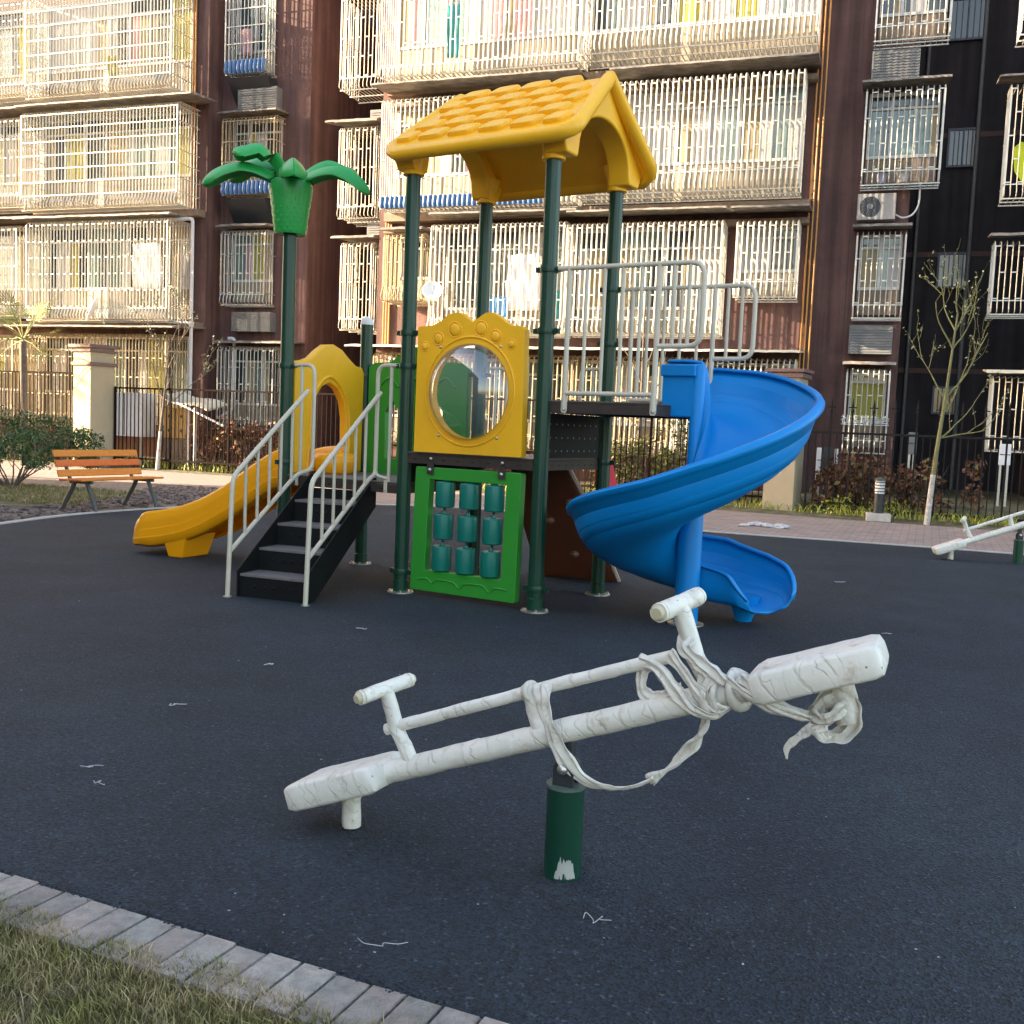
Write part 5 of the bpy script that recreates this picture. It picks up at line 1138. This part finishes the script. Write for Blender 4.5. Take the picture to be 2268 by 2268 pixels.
# local x along the bench, local -y is the front (towards the playground)
for k, (z, y, mm) in enumerate(((.47, .16, 'slat_a'), (.60, .205, 'slat_b'), (.73, .25, 'slat_a'))):
    mb = MB(); mb.box((-.74, -.015, -.048), (.74, .015, .048)); o = mb.build('backrest_slat', M[mm], bn, bevel=.008); o.location = (0, y, z+.03); o.rotation_euler.x = R(-18)
for k in range(4):
    mb = MB(); mb.box((-.74, -.045, -.014), (.74, .045, .014)); o = mb.build('seat_slat', M['slat_a' if k % 2 else 'slat_b'], bn, bevel=.008); o.location = (0, .10-k*.112, .415+.004*k)
for x in (-.55, .55):
    mb = MB()
    mb.tube(spline([(x, .30, .0), (x, .22, .12), (x, .10, .30), (x, .06, .385)], 4), [.030, .030, .030, .030]+[.032]*9, 8)
    mb.tube(spline([(x, -.34, .0), (x, -.28, .15), (x, -.20, .32), (x, -.16, .395)], 4), .028, 8)
    mb.tube([(x, .14, .39), (x, -.27, .392)], .022, 8)
    mb.tube(spline([(x, .12, .38), (x, .17, .48), (x, .235, .62), (x, .30, .80)], 4), .024, 8)
    mb.build('end_frame', M['castiron'], bn, smooth=50)

# ============================================================ PLANTS
rp = random.Random(21)
def branchy(mb, p, d, L, r, depth, spread=.5, tips=None, seg=5, curl=.12, up_=.15):
    pts_ = [Vector(p)]; d = Vector(d).normalized()
    for i in range(seg):
        d = (d+Vector((rp.gauss(0, curl), rp.gauss(0, curl), rp.gauss(up_*.4, curl*.6)))).normalized(); pts_.append(pts_[-1]+d*L/seg)
    mb.tube(pts_, [r*(1-.55*i/seg) for i in range(seg+1)], 6 if r > .01 else 4)
    if tips is not None and depth <= 1: tips += pts_[2:]
    if depth > 0:
        for k in range(rp.choice((2, 3))):
            b = pts_[rp.randint(2, seg)]; a = Vector((rp.gauss(0, 1), rp.gauss(0, 1), rp.gauss(.5, .6))).normalized()
            branchy(mb, b, (d*(1-spread)+a*spread), L*rp.uniform(.55, .8), r*.5, depth-1, spread, tips, seg, curl, up_)
# round shrub behind the bench
sh = root('shrub', (-8.45, 17.2, 0), 0, label='wide dark green bushy shrub behind the bench', cat='shrub')
mb = MB(); tips = []
for k in range(13):
    a = rp.uniform(0, 2*PI); branchy(mb, (.06*math.cos(a), .06*math.sin(a), 0), (math.cos(a)*rp.uniform(.3, 1.1), math.sin(a)*.8, .8), .72, .017, 2, .5, tips)
mb.build('stems', M['barkd'], sh)
mb = MB(); cs = []
for _ in range(170):
    a = rp.uniform(0, 2*PI); q = rp.uniform(0, 1)**.5; cs.append((1.45*q*math.cos(a), .95*q*math.sin(a), .45+rp.uniform(0, .80)*math.sqrt(max(0, 1-q*q*.75))+.04*rp.gauss(0, 1)))
leaves(mb, cs, .15, 15000, .044, (1, 1, .8), 2.6, rp); mb.build('foliage', M['leaf'], sh)

def sapling(loc, h, lean, label, bark, white_h, side, leafm=None, nleaf=60, r=.045, tw=2, branch_z=None, twist=.09):
    t = root('tree', loc, 0, label=label, cat='tree', group='thin saplings along the fence')
    P = spline([(0, 0, 0), (lean[0]*.25, lean[1], h*.3), (lean[0]*.6, lean[1], h*.6), (lean[0], lean[1], h)], 5); k = len(P)
    mb = MB(); mb.tube(P, [r*(1-.72*i/(k-1)) for i in range(k)], 10, prof=lambda a, i: 1+.05*math.sin(3*a+i)); mb.build('trunk', M[bark], t, smooth=60)
    if white_h:
        Q = [p for p in P if p.z <= white_h]; mb = MB(); mb.tube(Q, [r*1.05*(1-.72*i/(k-1)) for i in range(len(Q))], 12); mb.build('limewash_band', M['lime'], t, smooth=60)
    mb = MB(); tips = []
    for z, az, el, L in side:
        b = min(P, key=lambda p: abs(p.z-z*h)); branchy(mb, b, (math.cos(az)*math.cos(el), math.sin(az)*math.cos(el), math.sin(el)), L, r*.30, tw, .42, tips, 7, twist)
    mb.build('branches', M[bark], t)
    if leafm:
        mb = MB(); leaves(mb, tips, .05, nleaf, .055, rr=rp); mb.build('leaves', M[leafm], t)
sapling((7.02, 17.3, 0), 3.55, (.26, 0), 'bare olive sapling with limewashed foot at the right, in front of the dark recess', 'bark', .95,
        [(.42, .1, .25, .85), (.40, .0, .15, .8), (.55, .0, .75, .95), (.62, .05, .8, 1.35), (.60, 2.9, .9, .8), (.80, 2.8, 1.0, .85), (.86, .3, 1.05, .8), (.90, 2.2, 1.1, .8), (.95, .4, 1.1, .7), (.97, 3.3, 1.2, .6)], 'leafp', 260, .05, twist=.13)
sapling((-8.45, 24.3, 0), 3.1, (.25, 0), 'thin grey sapling with limewashed foot behind the bench, before the fence', 'barkd', 1.0,
        [(.45, .2, .7, 1.1), (.55, 2.6, .9, 1.1), (.6, -.3, .9, 1.3), (.75, 1.2, 1.1, 1.2), (.8, 3.2, 1.0, 1.1), (.9, .2, 1.2, .9)], 'leafp', 260, .05)
sapling((2.55, 20.9, 0), 3.9, (-.05, 0), 'leafless brown sapling seen through the ivory guard rails', 'barkd', 0,
        [(.35, 2.8, .8, 1.2), (.5, .1, .9, 1.3), (.6, 2.9, .9, 1.2), (.7, .2, 1.0, 1.1), (.85, 2.4, 1.1, .9)], 'leafp', 60, .05)
sapling((-2.1, 23.4, 0), 3.0, (-.1, 0), 'spindly bare sapling between the palm post and the first roof post', 'barkd', 0,
        [(.5, .2, .7, 1.5), (.6, 2.9, .8, 1.2), (.75, .4, .9, 1.4), (.85, 2.6, 1.1, 1.2), (.9, .1, 1.0, 1.1)], 'leafp', 50, .035)
# fan palm at the left edge
pm_ = root('palm_tree', (-11.6, 24.2, 0), 0, label='small fan palm with spiky yellow green fronds at the left edge', cat='palm tree')
mb = MB(); mb.tube([(0, 0, 0), (.03, 0, 1.3), (0, 0, 2.9)], [.075, .07, .085], 10, prof=lambda a, i: 1+.1*math.sin(5*a+i*2)); mb.build('trunk', M['barkd'], pm_)
mb = MB(); ms = MB()
for k in range(18):
    az = rp.uniform(0, 2*PI); el = rp.uniform(-.45, 1.25); L = rp.uniform(.55, 1.0); d = Vector((math.cos(az)*math.cos(el), math.sin(az)*math.cos(el), math.sin(el))); b = Vector((0, 0, 2.95)); e = b+d*L-Vector((0, 0, .10))
    ms.tube([b, b+d*L*.5, e], .010, 5); sd = d.cross(Vector((0, 0, 1))).normalized(); u2 = sd.cross(d)
    for j in range(17):
        a = -1.35+2.7*j/16; q = (d*math.cos(a)+sd*math.sin(a)+u2*.12*math.cos(a*3)).normalized(); s2 = q.cross(u2).normalized()*.013; l2 = .62*rp.uniform(.8, 1.1)*(1-.22*abs(a)); tip = e+q*l2-Vector((0, 0, .12*l2))
        mb.add([e, e+q*l2*.5+s2, tip, e+q*l2*.5-s2], [(0, 1, 2, 3)])
mb.build('crown', M['frond'], pm_); ms.build('leaf_stalks', M['frond'], pm_)
def bush(loc, rz, size, n, lm, label, ls=.09, name='shrub', cat='shrub', stems=True, cluster=60):
    t = root(name, loc, rz, label=label, cat=cat); cs = [(rp.uniform(-1, 1)*size[0]*.5, rp.uniform(-1, 1)*size[1]*.5, rp.uniform(.08, 1)*size[2]*(.65+.35*rp.random())) for _ in range(cluster)]
    mb = MB(); leaves(mb, cs, .22, n, ls, rr=rp); mb.build('foliage', M[lm], t)
    if stems:
        mb = MB()
        for k in range(10): branchy(mb, (rp.uniform(-1, 1)*size[0]*.4, 0, 0), (rp.gauss(0, .4), rp.gauss(0, .2), 1), size[2]*.6, .012, 1)
        mb.build('stems', M['barkd'], t)
bush((3.05, 20.35, 0), R(-20), (3.2, .5, 1.7), 5200, 'hedge', 'sunlit yellow green hedge behind the pickets, between the roof posts and blue slide', .075)
bush((7.0, 18.7, 0), R(-18), (2.7, .8, 1.15), 2600, 'leafd', 'withered brown leafy shrub behind the bollard light', .12)
bush((-6.3, 24.15, .1), R(-19), (3.2, .5, 1.25), 2600, 'leafd', 'dark withered brush behind the fence, left of the yellow arch', .10, cluster=80)
bush((6.25, 18.3, 0), R(-18), (1.3, .25, .28), 700, 'leafy', 'low yellow green plants at the foot of the bollard light', .07, stems=False, cluster=20)

# ============================================================ BOLLARD LIGHT, LITTER, PANELS BEHIND THE RIGHT FENCE
bo = root('bollard_light', (6.35, 17.75, 0), R(-15), label='short bollard light with white louvred head on a concrete block', cat='bollard light')
mb = MB(); mb.box((-.20, -.18, 0), (.20, .18, .14)); mb.build('concrete_base', M['concrete'], bo, bevel=.01)
mb = MB(); mb.lathe([(.095, .14), (.095, .152), (.088, .154), (.088, .48)], n=28); mb.build('shaft', M['black2'], bo, smooth=40)
mb = MB(); mb.lathe([(.082, .48), (.082, .70)], n=28); hd = mb.build('lamp_head', M['white'], bo, smooth=40)
for i in range(4): mb = MB(); mb.lathe([(.088, .505+i*.052), (.090, .51+i*.052), (.090, .522+i*.052), (.083, .532+i*.052)], n=28); mb.build('louvre', M['louver'] if i % 1 else M['louver'], hd, smooth=40)
mb = MB(); mb.lathe([(.092, .70), (.092, .735), (.05, .75), (.012, .765)], n=28); mb.build('cap', M['castiron'], bo, smooth=40)
def lit(x, y): q = G(x, y); return (q.x, q.y, .0)
# crumpled plastic on the path
mb = MB(); c = lit(1690, 1166)
for _ in range(16):
    ox, oy = rp.gauss(0, .22), rp.gauss(0, .10); ico(mb, (c[0]+ox, c[1]+oy, .018), rp.uniform(.03, .085), 2, .28, sc=(1.3, 1, .45))
tag(mb.build('crumpled_plastic', M['litter']), 'heap of crumpled white plastic lying on the pink path', 'litter')
def thread(x, y, L, ang, k, label):
    q = G(x, y); P = []; h = ang
    for i in range(7): P.append((q.x+i*L/6*math.cos(h)+rp.gauss(0, .010), q.y+i*L/6*math.sin(h)*.6+rp.gauss(0, .010), .006+abs(rp.gauss(0, .003))))
    mb = MB(); mb.tube(spline(P, 4), .0011*k, 4)
    tag(mb.build('thread', M['litter']), label, 'thread', 'scraps of white thread lying on the rubber ground')
thread(790, 2092, .13, -.1, 1, 'curled white thread on the rubber below the seesaw, nearest the kerb')
thread(1292, 2040, .07, -.3, 1.1, 'short stiff white thread on the rubber, lower right of the green pivot post')
thread(375, 1563, .06, .1, 1.7, 'white scrap on open rubber, upper left of the near seesaw')
thread(187, 1701, .05, -.2, 1.2, 'tiny white scrap on the rubber at the left edge, above the kerb')
thread(210, 1736, .03, -.5, 1.2, 'faint tiny scrap just below the one at the left edge')
thread(590, 1474, .04, .1, 2, 'pale speck on the rubber in front of the stairs')
thread(1850, 1290, .10, .0, 2.4, 'white speck on the rubber right of the blue slide exit')
thread(1955, 1405, .06, .0, 2, 'white speck on the rubber above the raised seat of the near seesaw')
thread(790, 1395, .07, 0, 2.2, 'pale scrap on the rubber in front of the tall left post')
mb = MB()
for _ in range(40):     # small crumbs and dust specks scattered on the rubber
    q = G(rp.uniform(0, 2268), rp.uniform(1250, 2150)); s_ = rp.uniform(.0010, .0022)*(1+q.y*.12)
    if kp(0, 0) and (q-K0).dot(KN) < .03: continue
    ico(mb, (q.x, q.y, .003), s_, 1, .4, sc=(1.6, 1, .5))
tag(mb.build('crumbs', M['litter']), 'pale crumbs scattered over the rubber ground', 'crumbs', kind='stuff')
# stacked panels and drum leaning behind the right fence
def panel_thing(x0, y0, x1, y1, Y, m_, label, name, cat, th=.06, legs=False):
    d0, d1 = ray(x0, y1), ray(x1, y0); t0, t1 = Y/d0.y, Y/d1.y; a = C0+d0*t0; b_ = C0+d1*t1
    z0 = max(0, a.z); r_ = root(name, ((a.x+b_.x)/2, Y, z0), R(-14), label=label, cat=cat); w_ = b_.x-a.x; h_ = b_.z-z0
    mb = MB(); mb.box((-w_/2, 0, 0), (w_/2, th, h_)); mb.build('panel', M[m_], r_, bevel=.008)
    mb = MB(); k = max(2, int(h_/.2))
    for i in range(1, k): mb.box((-w_/2+.01, -.006, h_*i/k-.008), (w_/2-.01, -.001, h_*i/k+.008))
    mb.build('groove', M['black2'], r_)
    if z0 > .02: mb = MB(); mb.box((-w_/2+.02, 0, -z0), (-w_/2+.06, .04, 0)); mb.build('leg', M['steel'], r_); mb = MB(); mb.box((w_/2-.06, 0, -z0), (w_/2-.02, .04, 0)); mb.build('leg', M['steel'], r_)
panel_thing(1803, 992, 1822, 1100, 19.6, 'whiteb', 'narrow white slatted panel behind the fence, beside the brown column', 'slatted_panel', 'panel')
panel_thing(1822, 992, 1845, 1056, 19.7, 'black2', 'dark panel between the two pale narrow panels behind the right fence', 'dark_panel', 'panel')
panel_thing(1846, 994, 1857, 1055, 19.6, 'whiteb', 'thin pale panel behind the right fence, above the grey box', 'thin_panel', 'panel')
panel_thing(1842, 1062, 1858, 1100, 19.4, 'louver', 'small grey box behind the right fence, left of the bollard light', 'grey_box', 'box')
panel_thing(2212, 984, 2240, 1030, 19.6, 'whiteb', 'white board behind the fence at the right edge, above the far seesaw', 'white_board', 'board')
panel_thing(2010, 958, 2032, 1006, 20.4, 'louver', 'small framed notice on the wall behind the limewashed sapling', 'notice', 'sign', .03)
